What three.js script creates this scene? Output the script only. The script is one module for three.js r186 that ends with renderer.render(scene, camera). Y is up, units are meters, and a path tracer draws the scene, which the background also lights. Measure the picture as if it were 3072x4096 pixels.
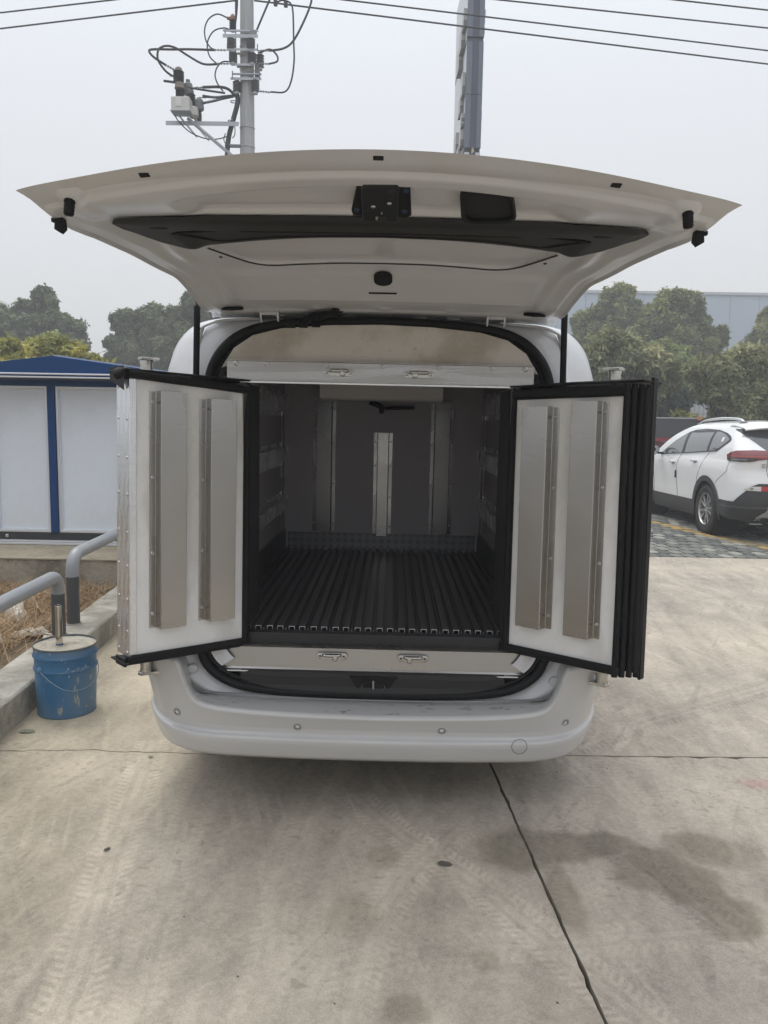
import * as THREE from 'three';
import { RoundedBoxGeometry } from 'three/addons/geometries/RoundedBoxGeometry.js';
import { mergeGeometries, mergeVertices } from 'three/addons/utils/BufferGeometryUtils.js';

// ---------- camera, sky, sun, exposure ----------
const scene = new THREE.Scene();
const rad = Math.PI / 180;
const camera = new THREE.PerspectiveCamera(67.2, 0.75, 0.05, 400);
camera.position.set(0, 1.57, 0);
camera.rotation.order = 'YXZ';
camera.rotation.set(-6.75 * rad, 0.5 * rad, 1.0 * rad);
const renderer = new THREE.WebGLRenderer({ antialias: true });
renderer.toneMapping = THREE.LinearToneMapping;
renderer.toneMappingExposure = 1.12;
renderer.shadowMap.enabled = true;
{ // overcast sky: one soft gradient from horizon to zenith, the same all round
  const w = 64, h = 128, d = new Float32Array(w * h * 4);
  for (let j = 0; j < h; j++) {
    const el = ((j + 0.5) / h - 0.5) * Math.PI, s = Math.max(0, Math.sin(el));
    const L = 0.77 + 1.12 * s * s * s, t = Math.min(1, s * 2.2);
    for (let i = 0; i < w; i++) d.set([L * (0.985 - 0.035 * t), L * (0.995 - 0.005 * t), L * (1.0 + 0.06 * t), 1], (j * w + i) * 4);
  }
  const sky = new THREE.DataTexture(d, w, h, THREE.RGBAFormat, THREE.FloatType);
  sky.mapping = THREE.EquirectangularReflectionMapping; sky.magFilter = sky.minFilter = THREE.LinearFilter; sky.needsUpdate = true;
  scene.background = sky; scene.environment = sky; scene.environmentIntensity = 1;
}
const sun = new THREE.DirectionalLight(new THREE.Color(1, 0.965, 0.91), 1.4);
sun.position.set(-7, 21, -9); sun.castShadow = true; sun.shadow.radius = 55;
sun.shadow.mapSize.set(2048, 2048);
Object.assign(sun.shadow.camera, { left: -30, right: 30, top: 30, bottom: -30, near: 1, far: 120 });
scene.add(sun);
scene.fog = new THREE.FogExp2(new THREE.Color(0.84, 0.85, 0.86), 0.0056);

// ---------- helpers ----------
function rng(seed) { let s = seed >>> 0; return () => { s = (s + 0x6D2B79F5) >>> 0; let t = s; t = Math.imul(t ^ (t >>> 15), t | 1); t ^= t + Math.imul(t ^ (t >>> 7), t | 61); return ((t ^ (t >>> 14)) >>> 0) / 4294967296; }; }
const clamp = (x, a = 0, b = 1) => Math.min(b, Math.max(a, x));
const mix = (a, b, t) => a + (b - a) * t;
const smooth = (a, b, x) => { const t = clamp((x - a) / (b - a)); return t * t * (3 - 2 * t); };
function table(pts) { // piecewise linear
  return (x) => { if (x <= pts[0][0]) return pts[0][1]; for (let i = 1; i < pts.length; i++) if (x <= pts[i][0]) { const [a, b] = [pts[i - 1], pts[i]]; return mix(a[1], b[1], (x - a[0]) / (b[0] - a[0] || 1)); } return pts[pts.length - 1][1]; };
}
function curve(pts) { // smooth monotone-ish interpolation of a table (Catmull-Rom in y over x)
  return (x) => {
    const n = pts.length; if (x <= pts[0][0]) return pts[0][1]; if (x >= pts[n - 1][0]) return pts[n - 1][1];
    let i = 1; while (x > pts[i][0]) i++;
    const p0 = pts[Math.max(0, i - 2)], p1 = pts[i - 1], p2 = pts[i], p3 = pts[Math.min(n - 1, i + 1)], h = p2[0] - p1[0], t = (x - p1[0]) / h;
    const m1 = (p2[1] - p0[1]) / (p2[0] - p0[0]) * h, m2 = (p3[1] - p1[1]) / (p3[0] - p1[0]) * h;
    return (2 * t ** 3 - 3 * t * t + 1) * p1[1] + (t ** 3 - 2 * t * t + t) * m1 + (3 * t * t - 2 * t ** 3) * p2[1] + (t ** 3 - t * t) * m2;
  };
}
const V = (x, y, z) => new THREE.Vector3(x, y, z);
const used = {};
function numbered(n) { used[n] = (used[n] ?? -1) + 1; return used[n] ? n + '_' + String(used[n]).padStart(3, '0') : n; }
function mesh(name, geo, mat, parent) {
  if (Array.isArray(geo)) geo = join(geo);
  const m = new THREE.Mesh(geo, mat); m.name = name; m.castShadow = m.receiveShadow = true;
  if (parent) parent.add(m); return m;
}
function pieces(name, list, mat, parent) { return list.map((g) => mesh(name, g, mat, parent)); }
function tag(o, label, category, group, kind) { o.userData.label = label; if (category) o.userData.category = category; if (group) o.userData.group = group; if (kind) o.userData.kind = kind; return o; }
function thing(name, label, category, [x, y, z] = [0, 0, 0], group) {
  const g = new THREE.Group(); g.name = numbered(name); g.position.set(x, y, z); scene.add(g); return tag(g, label, category, group);
}
function solo(name, geo, mat, label, category, group) { const m = mesh(numbered(name), geo, mat, scene); return tag(m, label, category, group); }
function structure(name, geo, mat) { const m = mesh(name, geo, mat, scene); m.userData.kind = 'structure'; return m; }
function part(name, parent, kind) { const g = new THREE.Group(); g.name = name; parent.add(g); if (kind) g.userData.kind = kind; return g; }
function join(list) {
  const keep = ['position', 'normal', 'uv'];
  return mergeGeometries(list.map((g) => { g = g.index ? g.toNonIndexed() : g; for (const k of Object.keys(g.attributes)) if (!keep.includes(k)) g.deleteAttribute(k); if (!g.attributes.uv) g.setAttribute('uv', new THREE.BufferAttribute(new Float32Array(g.attributes.position.count * 2), 2)); return g; }));
}
function box(w, h, d, x = 0, y = 0, z = 0, r = 0) {
  const g = r ? new RoundedBoxGeometry(w, h, d, 2, Math.min(r, w / 2.01, h / 2.01, d / 2.01)) : new THREE.BoxGeometry(w, h, d);
  if (!r) { // uv in metres
    const p = g.attributes.position, n = g.attributes.normal, uv = g.attributes.uv;
    for (let i = 0; i < p.count; i++) { const ax = Math.abs(n.getX(i)), ay = Math.abs(n.getY(i)); if (ax > 0.5) uv.setXY(i, p.getZ(i), p.getY(i)); else if (ay > 0.5) uv.setXY(i, p.getX(i), p.getZ(i)); else uv.setXY(i, p.getX(i), p.getY(i)); }
  }
  return g.translate(x, y, z);
}
function cyl(r0, r1, h, x = 0, y = 0, z = 0, n = 20) { return new THREE.CylinderGeometry(r1, r0, h, n).translate(x, y, z); } // r0 bottom
function lathe(pts, n = 32) { return new THREE.LatheGeometry(pts.map(([r, y]) => new THREE.Vector2(r, y)), n); }
function tube(pts, r, seg = 24, n = 8, closed = false, tension = 0.5) { return new THREE.TubeGeometry(new THREE.CatmullRomCurve3(pts.map((p) => V(...p)), closed, 'catmullrom', tension), seg, r, n, closed); }
function bar(a, b, r, n = 8) { return new THREE.TubeGeometry(new THREE.LineCurve3(V(...a), V(...b)), 1, r, n); }
function beam(a, b, w, h) { // square bar from a to b
  const A = V(...a), B = V(...b), d = B.clone().sub(A), g = box(w, h, d.length());
  const o = new THREE.Object3D(); o.position.copy(A).addScaledVector(d, 0.5); o.lookAt(B); o.updateMatrix(); return g.applyMatrix4(o.matrix);
}
function ext(points, depth, bevel = 0, holes = []) {
  const s = new THREE.Shape(points.map(([x, y]) => new THREE.Vector2(x, y)));
  for (const h of holes) s.holes.push(new THREE.Path(h.map(([x, y]) => new THREE.Vector2(x, y))));
  return new THREE.ExtrudeGeometry(s, { depth, bevelEnabled: bevel > 0, bevelThickness: bevel, bevelSize: bevel, bevelOffset: -bevel, bevelSegments: 2 });
}
function patch(f, nu, nv, flip = false, us = 1, vs = 1) { // f(u,v) -> [x,y,z]
  const P = [], U = [], I = [];
  for (let j = 0; j <= nv; j++) for (let i = 0; i <= nu; i++) { P.push(...f(i / nu, j / nv)); U.push(i / nu * us, j / nv * vs); }
  for (let j = 0; j < nv; j++) for (let i = 0; i < nu; i++) { const a = j * (nu + 1) + i, b = a + 1, c = a + nu + 1, d = c + 1; if (flip) I.push(a, c, b, b, c, d); else I.push(a, b, c, b, d, c); }
  const g = new THREE.BufferGeometry(); g.setAttribute('position', new THREE.Float32BufferAttribute(P, 3)); g.setAttribute('uv', new THREE.Float32BufferAttribute(U, 2)); g.setIndex(I); g.computeVertexNormals(); return g;
}
function sheet(...a) { const g = patch(...a).toNonIndexed(); g.computeVertexNormals(); return g; } // folded sheet with crisp folds
function roundRect(w, h, r, cx = 0, cy = 0, n = 5) {
  const o = []; for (const [sx, sy, a0] of [[1, 1, 0], [-1, 1, 90], [-1, -1, 180], [1, -1, 270]]) for (let i = 0; i <= n; i++) { const a = (a0 + 90 * i / n) * rad; o.push([cx + sx * (w / 2 - r) + r * Math.cos(a), cy + sy * (h / 2 - r) + r * Math.sin(a)]); } return o;
}
// tileable value noise
function lattice(seed, n = 256) { const r = rng(seed), a = new Float32Array(n * n); for (let i = 0; i < a.length; i++) a[i] = r(); return a; }
const LAT = lattice(7);
function vnoise(x, y, period = 256) {
  const xi = Math.floor(x), yi = Math.floor(y); let fx = x - xi, fy = y - yi; fx = fx * fx * (3 - 2 * fx); fy = fy * fy * (3 - 2 * fy);
  const x0 = ((xi % period) + period) % period, x1 = (x0 + 1) % period, y0 = (((yi % period) + period) % period) * 256, y1 = ((((yi + 1) % period) + period) % period) * 256;
  const a = LAT[y0 + x0], b = LAT[y0 + x1], c = LAT[y1 + x0], d = LAT[y1 + x1]; return a + (b - a) * fx + (c - a) * fy + (a - b - c + d) * fx * fy;
}
function fbm(x, y, oct = 4, period = 256) { let s = 0, a = 0.5, t = 0; for (let i = 0; i < oct; i++) { s += a * vnoise(x, y, period); t += a; x *= 2; y *= 2; period = Math.min(256, period * 2); a *= 0.55; } return s / t; }
function dataTex(n, f, { srgb = false, wrap = THREE.RepeatWrapping, scale = 1 } = {}) { // f(u, v) -> [r,g,b] in 0..1 as stored
  const d = new Uint8Array(n * n * 4);
  for (let j = 0; j < n; j++) for (let i = 0; i < n; i++) { const c = f((i + 0.5) / n, (j + 0.5) / n); const k = (j * n + i) * 4; d[k] = clamp(c[0]) * 255; d[k + 1] = clamp(c[1]) * 255; d[k + 2] = clamp(c[2]) * 255; d[k + 3] = 255; }
  const t = new THREE.DataTexture(d, n, n); t.wrapS = t.wrapT = wrap; t.magFilter = THREE.LinearFilter; t.minFilter = THREE.LinearMipmapLinearFilter; t.generateMipmaps = true; if (srgb) t.colorSpace = THREE.SRGBColorSpace; t.repeat.set(1 / scale, 1 / scale); t.needsUpdate = true; return t;
}
const lin2srgb = (c) => c <= 0.0031308 ? c * 12.92 : 1.055 * Math.pow(c, 1 / 2.4) - 0.055;
const rgb = (r, g, b) => new THREE.Color().setRGB(r, g, b);
const std = (c, roughness = 0.6, metalness = 0, more = {}) => new THREE.MeshStandardMaterial({ color: Array.isArray(c) ? rgb(...c) : c, roughness, metalness, side: THREE.DoubleSide, ...more });
const phy = (c, roughness, more = {}) => new THREE.MeshPhysicalMaterial({ color: Array.isArray(c) ? rgb(...c) : c, roughness, side: THREE.DoubleSide, ...more });
const reshade = (t, s) => { const c = t.clone(); c.repeat.set(1 / s, 1 / s); c.needsUpdate = true; return c; };

// ---------- materials ----------
const smudge = dataTex(512, (u, v) => { const n = fbm(u * 8, v * 8, 5, 8), m = fbm(u * 32 + 9, v * 32, 3, 32); const k = 0.35 + 0.45 * n + 0.2 * m; return [k, k, k]; });
const rubbed = dataTex(512, (u, v) => { const n = fbm(u * 3, v * 3 + 5, 4, 3), m = fbm(u * 12, v * 12, 3, 12); const k = 0.48 + 0.30 * smooth(0.4, 0.75, n) + 0.12 * (m - 0.5); return [k, k, k]; });
const dirtMap = (base, spot, amount, scale, seed = 0) => dataTex(512, (u, v) => { // paint with thin uneven dirt
  const n = fbm(u * 4 + seed, v * 4, 5, 4), f = fbm(u * 64 + seed, v * 64, 2, 64); const k = clamp(smooth(0.5, 0.78, n) * amount + (f > 0.83 ? amount * 0.6 : 0));
  return [0, 1, 2].map((i) => lin2srgb(mix(base[i], spot[i], k) * (0.97 + 0.06 * f)));
}, { srgb: true, scale });
const M = {
  vanPaint: phy(0xffffff, 0.32, { map: dirtMap([0.57, 0.575, 0.585], [0.44, 0.42, 0.39], 0.35, 1.0), clearcoat: 0.6, clearcoatRoughness: 0.12 }),
  gatePaint: phy([0.62, 0.625, 0.635], 0.32, { clearcoat: 0.5, clearcoatRoughness: 0.15 }),
  suvPaint: phy([0.86, 0.86, 0.86], 0.28, { clearcoat: 0.8, clearcoatRoughness: 0.05 }),
  blackPlastic: phy([0.009, 0.009, 0.0095], 0.6, { specularIntensity: 0.4 }),
  trimPlastic: phy([0.022, 0.021, 0.020], 0.55, { specularIntensity: 0.6 }),
  rubber: phy([0.006, 0.006, 0.0065], 0.75, { roughnessMap: reshade(smudge, 0.4), specularIntensity: 0.45 }),
  seam: std([0.05, 0.048, 0.045], 0.8),
  steel: std([0.405, 0.39, 0.37], 0.46, 1, { roughnessMap: reshade(rubbed, 0.9) }),
  alu: std([0.78, 0.79, 0.81], 0.5, 1, { roughnessMap: reshade(rubbed, 0.35) }),
  chrome: std([0.46, 0.45, 0.42], 0.2, 1),
  floorAlu: std([0.30, 0.30, 0.31], 0.42, 0.9),
  insulation: std(0xffffff, 0.42, 0, { map: dirtMap([0.80, 0.795, 0.78], [0.36, 0.33, 0.28], 0.3, 1.1, 3) }),
  cream: std(0xffffff, 0.55, 0, { map: dirtMap([0.60, 0.56, 0.50], [0.26, 0.21, 0.14], 0.55, 0.8, 11) }),
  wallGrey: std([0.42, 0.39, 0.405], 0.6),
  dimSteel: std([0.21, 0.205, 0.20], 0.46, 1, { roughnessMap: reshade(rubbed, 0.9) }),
  kick: std([0.13, 0.13, 0.135], 0.45, 0.8),
  hvac: std([0.88, 0.86, 0.82], 0.5),
  darkGap: std([0.006, 0.006, 0.006], 0.9),
  bluePaint: phy([0.003, 0.043, 0.150], 0.5, { specularIntensity: 0.5 }),
  panel: std(0xffffff, 0.45, 0, { map: dirtMap([0.69, 0.735, 0.79], [0.59, 0.61, 0.63], 0.4, 1.5, 17) }),
  trimAlu: std([0.66, 0.67, 0.68], 0.4, 0.6),
  charcoal: std([0.022, 0.023, 0.025], 0.6),
  pipePost: phy([0.055, 0.058, 0.062], 0.45, { clearcoat: 0.15, clearcoatRoughness: 0.4 }),
  pipe: phy(0xffffff, 0.42, { map: dirtMap([0.25, 0.26, 0.275], [0.36, 0.35, 0.33], 0.35, 0.5, 5), clearcoat: 0.15, clearcoatRoughness: 0.4 }),
  bolt: std([0.55, 0.54, 0.52], 0.35, 0.9),
  glass: phy([0.115, 0.122, 0.130], 0.04, { clearcoat: 1, clearcoatRoughness: 0.02, specularIntensity: 1 }),
};
// ---------- ground ----------
const TR = (p, w, tone, tread) => ({ p, w, tone, tread });
const tracks = [
  TR([[-1.7, -1.2], [-0.9, -1.75], [0.1, -2.12], [1.2, -2.28], [2.6, -2.2]], 0.15, 0.13, 0.032),
  TR([[-1.75, -3.0], [-1.35, -2.55], [-1.0, -2.0], [-0.8, -1.2]], 0.15, -0.14, 0.032),
  TR([[0.95, -3.5], [0.8, -3.0], [0.45, -2.3], [-0.1, -1.3]], 0.14, 0.12, 0.03),
  TR([[1.5, -3.5], [1.75, -2.9], [1.8, -2.2], [1.6, -1.3]], 0.16, -0.12, 0.033),
  TR([[1.5, -8.5], [1.8, -6.5], [2.4, -4.8], [3.4, -3.4]], 0.18, -0.10, 0.035), // tyre marks: middle line, width, how much lighter or darker, tread pitch
  TR([[-1.14, -3.6], [-1.06, -3.12], [-0.98, -2.6], [-0.86, -2.0], [-0.80, -1.4]], 0.17, 0.30, 0.034),
  TR([[-0.80, -3.4], [-0.78, -2.9], [-0.72, -2.3], [-0.58, -1.4]], 0.15, 0.15, 0.03),
  TR([[-0.15, -3.1], [0.05, -2.79], [0.2, -2.62], [0.36, -2.42], [0.5, -2.19], [0.75, -1.8]], 0.16, 0.28, 0.03),
  TR([[-0.13, -1.5], [-0.08, -2.0], [0.0, -2.33], [0.1, -2.55], [0.3, -2.85]], 0.15, 0.23, 0.03),
  TR([[-0.32, -1.4], [-0.34, -2.35], [-0.3, -2.9], [-0.2, -3.4]], 0.14, 0.11, 0.03),
  TR([[0.9, -3.62], [1.39, -3.98], [1.83, -4.25], [2.31, -4.55], [3.2, -5.0]], 0.20, -0.23, 0.035),
  TR([[1.0, -4.0], [1.6, -4.5], [2.6, -5.1], [3.3, -5.4]], 0.18, -0.11, 0.035),
  TR([[0.55, -3.42], [0.61, -2.95], [0.66, -2.51], [0.72, -1.5]], 0.14, 0.11, 0.03),
  TR([[0.72, -2.9], [0.88, -2.67], [0.98, -2.47], [1.12, -2.2], [1.4, -1.7]], 0.15, -0.19, 0.028),
  TR([[1.0, -3.4], [1.1, -2.8], [1.15, -2.2], [1.12, -1.5]], 0.16, 0.11, 0.03),
];
const stains = [ // damp patch and oil spots: x, z, rx, rz, strength
  [0.50, -2.69, 0.15, 0.16, 0.36], [0.66, -2.72, 0.16, 0.12, 0.36], [0.82, -2.74, 0.15, 0.10, 0.38], [0.97, -2.64, 0.16, 0.12, 0.38], [1.18, -2.73, 0.15, 0.12, 0.30], [1.06, -2.50, 0.14, 0.14, 0.38], [1.12, -2.34, 0.11, 0.14, 0.34], [1.30, -2.70, 0.10, 0.10, 0.2], [0.92, -2.55, 0.12, 0.1, 0.3], [0.60, -2.42, 0.06, 0.24, 0.28],
  [-0.09, -2.29, 0.11, 0.12, 0.18], [0.0, -2.62, 0.07, 0.08, 0.16], [0.06, -1.9, 0.07, 0.06, 0.2], [-0.5, -2.9, 0.5, 0.3, 0.08], [-1.2, -2.3, 0.2, 0.4, 0.12], [-1.5, -3.0, 0.25, 0.3, 0.10], [0.3, -2.1, 0.05, 0.05, 0.15],
];
const GN = 2048, GS = 6.4, GX = -3.0, GZ = -0.6; // near ground texture covers x GX..GX+GS, z GZ..GZ-GS
const gTrack = new Float32Array(GN * GN);
for (const t of tracks) for (let s = 0, run = 0; s < t.p.length - 1; s++) {
  const [ax, az] = t.p[s], [bx, bz] = t.p[s + 1], dx = bx - ax, dz = bz - az, L = Math.hypot(dx, dz), ux = dx / L, uz = dz / L, r = t.w;
  const i0 = Math.max(0, Math.floor((Math.min(ax, bx) - r - GX) / GS * GN)), i1 = Math.min(GN - 1, Math.ceil((Math.max(ax, bx) + r - GX) / GS * GN)), j0 = Math.max(0, Math.floor((GZ - Math.max(az, bz) - r) / GS * GN)), j1 = Math.min(GN - 1, Math.ceil((GZ - Math.min(az, bz) + r) / GS * GN));
  for (let j = j0; j <= j1; j++) for (let i = i0; i <= i1; i++) {
    const x = GX + (i + 0.5) / GN * GS - ax, z = GZ - (j + 0.5) / GN * GS - az, q = x * ux + z * uz; if (q < 0 || q >= L) continue;
    const d = x * -uz + z * ux, a = Math.abs(d) / (t.w / 2); if (a > 1.1) continue;
    const along = run + q, lugs = Math.sin((along + Math.abs(d) * 0.5) / t.tread * Math.PI * 2), rib = Math.cos(d / t.w * Math.PI * 2 * 3.5);
    const pat = a > 0.55 ? (lugs > -0.1 ? 1 : 0.25) : (rib > -0.2 ? 0.8 : 0.3);
    const wear = 0.42 + 0.58 * smooth(0.30, 0.62, fbm(x * 5 + ax * 7 + 20, z * 5 + s * 3 + 30, 3));
    gTrack[j * GN + i] += 0.72 * t.tone * pat * wear * (1 - smooth(0.9, 1.1, a));
  }
  run += L;
}
const groundMap = dataTex(GN, (u, v) => {
  const x = GX + u * GS, z = GZ - v * GS, i = Math.floor(u * GN), j = Math.floor(v * GN);
  const big = fbm(x * 0.9 + 40, z * 0.9 + 17, 4), mid = fbm(x * 4 + 3, z * 4 + 80, 4), fine = vnoise(x * 60 + 90, z * 60 + 90) * 0.35 + LAT[((j * 7919 + (i >> 8) * 131) % 256) * 256 + (i + ((j * 37) % 256)) % 256] * 0.65, streak = fbm(x * 16 + 5 + z * 2, z * 2.2 + 60, 3);
  const scr = smooth(0.70, 0.80, vnoise((x + z * 0.55) * 28 + 400, (z - x * 0.55) * 1.6 + 10)) * smooth(0.45, 0.7, mid), scr2 = smooth(0.72, 0.82, vnoise((x - z * 0.3) * 34 + 100, (z + x * 0.3) * 1.3 + 50)) * smooth(0.4, 0.65, 1 - mid);
  let k = 0.80 + 0.52 * (big - 0.5) + 0.46 * (mid - 0.5) + 0.40 * (fine - 0.5) + 0.30 * (streak - 0.5) - 0.12 * scr + 0.10 * scr2;
  k += gTrack[j * GN + i];
  let st = 0; const wob = (fbm(x * 9 + 50, z * 9 + 50, 3) - 0.5) * 0.55;
  for (const [sx, sz, rx, rz, a] of stains) { const d = Math.hypot((x - sx) / rx, (z - sz) / rz) + wob; st = Math.max(st, a * (1 - smooth(0.62, 1.2, d))); }
  k *= 1 - st * 1.12;
  const pale = 1 - smooth(0.7, 1.0, Math.hypot((x + 1.43) / 0.17, (z + 4.35) / 0.34) + wob * 0.4); k += 0.10 * pale;
  const grit = smooth(0.80, 0.9, vnoise(x * 40 + 300, z * 40)) * smooth(0.45, 0.7, mid); k *= 1 - 0.22 * grit;
  const yellow = smooth(-0.6, -1.9, x) * 0.6 + (big - 0.5) * 0.6 + 0.1; // warmer, dustier towards the kerb
  const red = 0.35 * (1 - smooth(0.4, 1.1, Math.hypot((x - 1.66) / 0.12, (z + 3.27) / 0.05) + wob * 1.5));
  const br = st * 0.5, r = 0.452 * k * (1 + 0.02 * yellow), g = 0.398 * k * (1 - br * 0.12) * (1 - 0.01 * yellow) * (1 - 0.45 * red), b = 0.330 * k * (1 - br * 0.5) * (1 - 0.17 * yellow) * (1 - 0.4 * red);
  return [lin2srgb(r), lin2srgb(g), lin2srgb(b)];
}, { srgb: true, wrap: THREE.MirroredRepeatWrapping, scale: GS });
groundMap.offset.set(-GX / GS, GZ / GS);
const groundBump = dataTex(1024, (u, v) => { const x = u * GS, z = v * GS; const k = 0.5 * fbm(x * 3 + 9, z * 3, 4) + 0.35 * vnoise(x * 45, z * 45) + 0.3 * vnoise(x * 80 + 7, z * 80); return [k, k, k]; }, { wrap: THREE.MirroredRepeatWrapping, scale: GS });
const concreteMat = std(0xffffff, 0.88, 0, { map: groundMap, bumpMap: groundBump, bumpScale: 0.0018 });
const roughConcrete = (base, dark, seed, s) => std(0xffffff, 0.92, 0, { map: dataTex(512, (u, v) => { const n = fbm(u * 4 + seed, v * 4 + seed, 5, 4), m = fbm(u * 16, v * 16 + seed, 3, 16), f = vnoise(u * 128, v * 128, 128); const k = smooth(0.3, 0.72, n * 0.6 + m * 0.4); return [0, 1, 2].map((i) => lin2srgb(mix(dark[i], base[i], k) * (0.86 + 0.28 * f))); }, { srgb: true, scale: s }), bumpMap: reshade(groundBump, s * 2), bumpScale: 0.006 });
const kerbMat = roughConcrete([0.43, 0.405, 0.345], [0.25, 0.23, 0.185], 3, 0.9);
const plinthMat = roughConcrete([0.34, 0.305, 0.24], [0.15, 0.135, 0.105], 8, 1.1);
const copingMat = roughConcrete([0.42, 0.36, 0.26], [0.30, 0.255, 0.18], 21, 0.9);
const soilMat = roughConcrete([0.17, 0.12, 0.07], [0.08, 0.06, 0.035], 13, 1.3);

structure('ground', new THREE.PlaneGeometry(500, 500).rotateX(-Math.PI / 2).translate(0, -0.075, -60), std([0.10, 0.095, 0.085], 0.95));
const yard = new THREE.Group(); yard.name = 'concrete_yard'; yard.userData.kind = 'structure'; scene.add(yard);
const slab = (pts) => ext(pts.map(([x, z]) => [x, -z]), 0.05, 0).rotateX(-Math.PI / 2).translate(0, -0.05, 0);
{
  const r = rng(21), jx = (z) => 0.594 - 0.0717 * (-z - 1.866), jz = (x) => -3.502 - 0.024 * x, kx = (z) => -1.876 - 0.054 * (-z - 3.564);
  const crackZ = []; // the left half of the cross joint is a wandering crack
  for (let i = 0; i <= 60; i++) { const t = i / 60, x = mix(-1.95, jx(-3.51), t); crackZ.push([x, -3.485 - 0.024 * x + (t < 0.97 ? (fbm(x * 5 + 3, 1, 3) - 0.5) * 0.09 + (r() - 0.5) * 0.010 : 0)]); }
  const longL = [], longR = []; for (let i = 0; i <= 190; i++) { const z = mix(-3.5, 4, i / 190), wg = (fbm(z * 9 + 30, 2, 4) - 0.5) * 0.005, chip = (q) => Math.max(0, fbm(z * 22 + q, 7, 2) - 0.62) * 0.02; longL.push([jx(z) + wg - 0.0045 - r() * 0.0022 - chip(11), z]); longR.push([jx(z) + wg + 0.004 + r() * 0.0022 + chip(60), z]); }
  longL.push([jx(7) - 0.006, 7]); longR.push([jx(7) + 0.006, 7]);
  const add = (g) => mesh('concrete_slab', g, concreteMat, yard);
  const nL = crackZ.map(([x, z]) => [x, z + 0.003 + r() * 0.003]), fL = crackZ.map(([x, z]) => [x, z - 0.002 - r() * 0.003]);
  nL[nL.length - 1] = [longL[0][0], jz(0.48) + 0.004]; longL[0][1] = jz(0.48) + 0.004;
  add(slab([...nL, ...longL.slice(1), [kx(7), 7]]));
  const rightNear = [], rightFar = []; for (let i = 0; i <= 110; i++) { const x = mix(longR[0][0], 9, (i / 110) ** 1.6), wg = (fbm(x * 6 + 3, 9, 3) - 0.5) * 0.007; rightNear.push([x, jz(x) + wg + 0.0045 + r() * 0.003 + Math.max(0, fbm(x * 12 + 5, 3, 2) - 0.62) * 0.08]); rightFar.push([x, jz(x) + wg - 0.0035 - r() * 0.002]); }
  add(slab([...longR.slice().reverse(), ...rightNear.slice(0), [9, 7]]));
  add(slab([...fL, ...rightFar, [9, -9.19], [kx(-9.19), -9.19]]));
}
// raised planting strip behind the kerb, and the paved car park
structure('planting_bed', ext([[-1.61, -4], [-2.05, 4], [-2.30, 8.6], [-2.48, 12], [-12, 12], [-12, -4]], 0.16).rotateX(-Math.PI / 2).translate(0, -0.07, 0), soilMat);
structure('car_park_base', ext([[1.8, 9.196], [24, 9.196], [24, 19], [1.8, 19]], 0.05).rotateX(-Math.PI / 2).translate(0, -0.068, 0), std([0.035, 0.034, 0.03], 0.95));
{ // interlocking pavers: the nearest are parts, the rest one joined piece
  const r = rng(5), cobbles = new THREE.Group(); cobbles.name = 'paving'; cobbles.userData.kind = 'structure'; scene.add(cobbles);
  const W = 0.15, D = 0.245, tones = [[0.112, 0.118, 0.104], [0.145, 0.150, 0.130], [0.19, 0.19, 0.165], [0.26, 0.255, 0.22], [0.085, 0.090, 0.080]].map((c) => std(c, 0.85, 0, { bumpMap: reshade(groundBump, 3), bumpScale: 0.004 })), yel = [[0.37, 0.25, 0.085], [0.31, 0.225, 0.10], [0.24, 0.195, 0.11]].map((c) => std(c, 0.85));
  const hex = [[-0.5, -0.30], [-0.30, -0.5], [0.30, -0.5], [0.5, -0.30], [0.5, 0.30], [0.30, 0.5], [-0.30, 0.5], [-0.5, 0.30]].map(([x, z]) => [x * (W - 0.012), z * (D - 0.014)]);
  const geo = ext(hex, 0.05, 0.004).rotateX(-Math.PI / 2).translate(0, -0.05, 0);
  const list = [];
  for (let k = 0; k < 40; k++) for (let i = 0; i < 62; i++) {
    const x = 2.45 + i * W + (k % 2) * W / 2, z = -9.33 - k * D; if (z < -18.8) continue;
    const lx = 4.326 + (z + 12.429) * 0.250, onLine = Math.abs(x - lx - 0.02) < 0.125 && z > -16;
    const px = x / -z; const seen = px > 0.335 && px < 0.51 && z > -14.2;
    list.push({ x, z, y: (r() - 0.5) * 0.008, rx: (r() - 0.5) * 0.02, rz: (r() - 0.5) * 0.02, onLine, m: onLine ? Math.floor(r() * 3) : Math.floor(Math.pow(r(), 1.4) * 5), seen });
  }
  list.sort((a, b) => (b.seen - a.seen) || (b.z - a.z));
  const rest = tones.map(() => []), restY = yel.map(() => []);
  list.forEach((p, i) => {
    if (i < 300 && p.seen) { const m = mesh('paver', geo, p.onLine ? yel[p.m] : tones[p.m], cobbles); m.position.set(p.x, p.y, p.z); m.rotation.set(p.rx, 0, p.rz); }
    else { const g = geo.clone().rotateX(p.rx).rotateZ(p.rz).translate(p.x, p.y, p.z); (p.onLine ? restY : rest)[p.m].push(g); }
  });
  [...rest, ...restY].forEach((l, i) => { if (l.length) mesh('pavers_beyond', l, [...tones, ...yel][i], cobbles).userData.kind = 'stuff'; });
}
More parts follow.
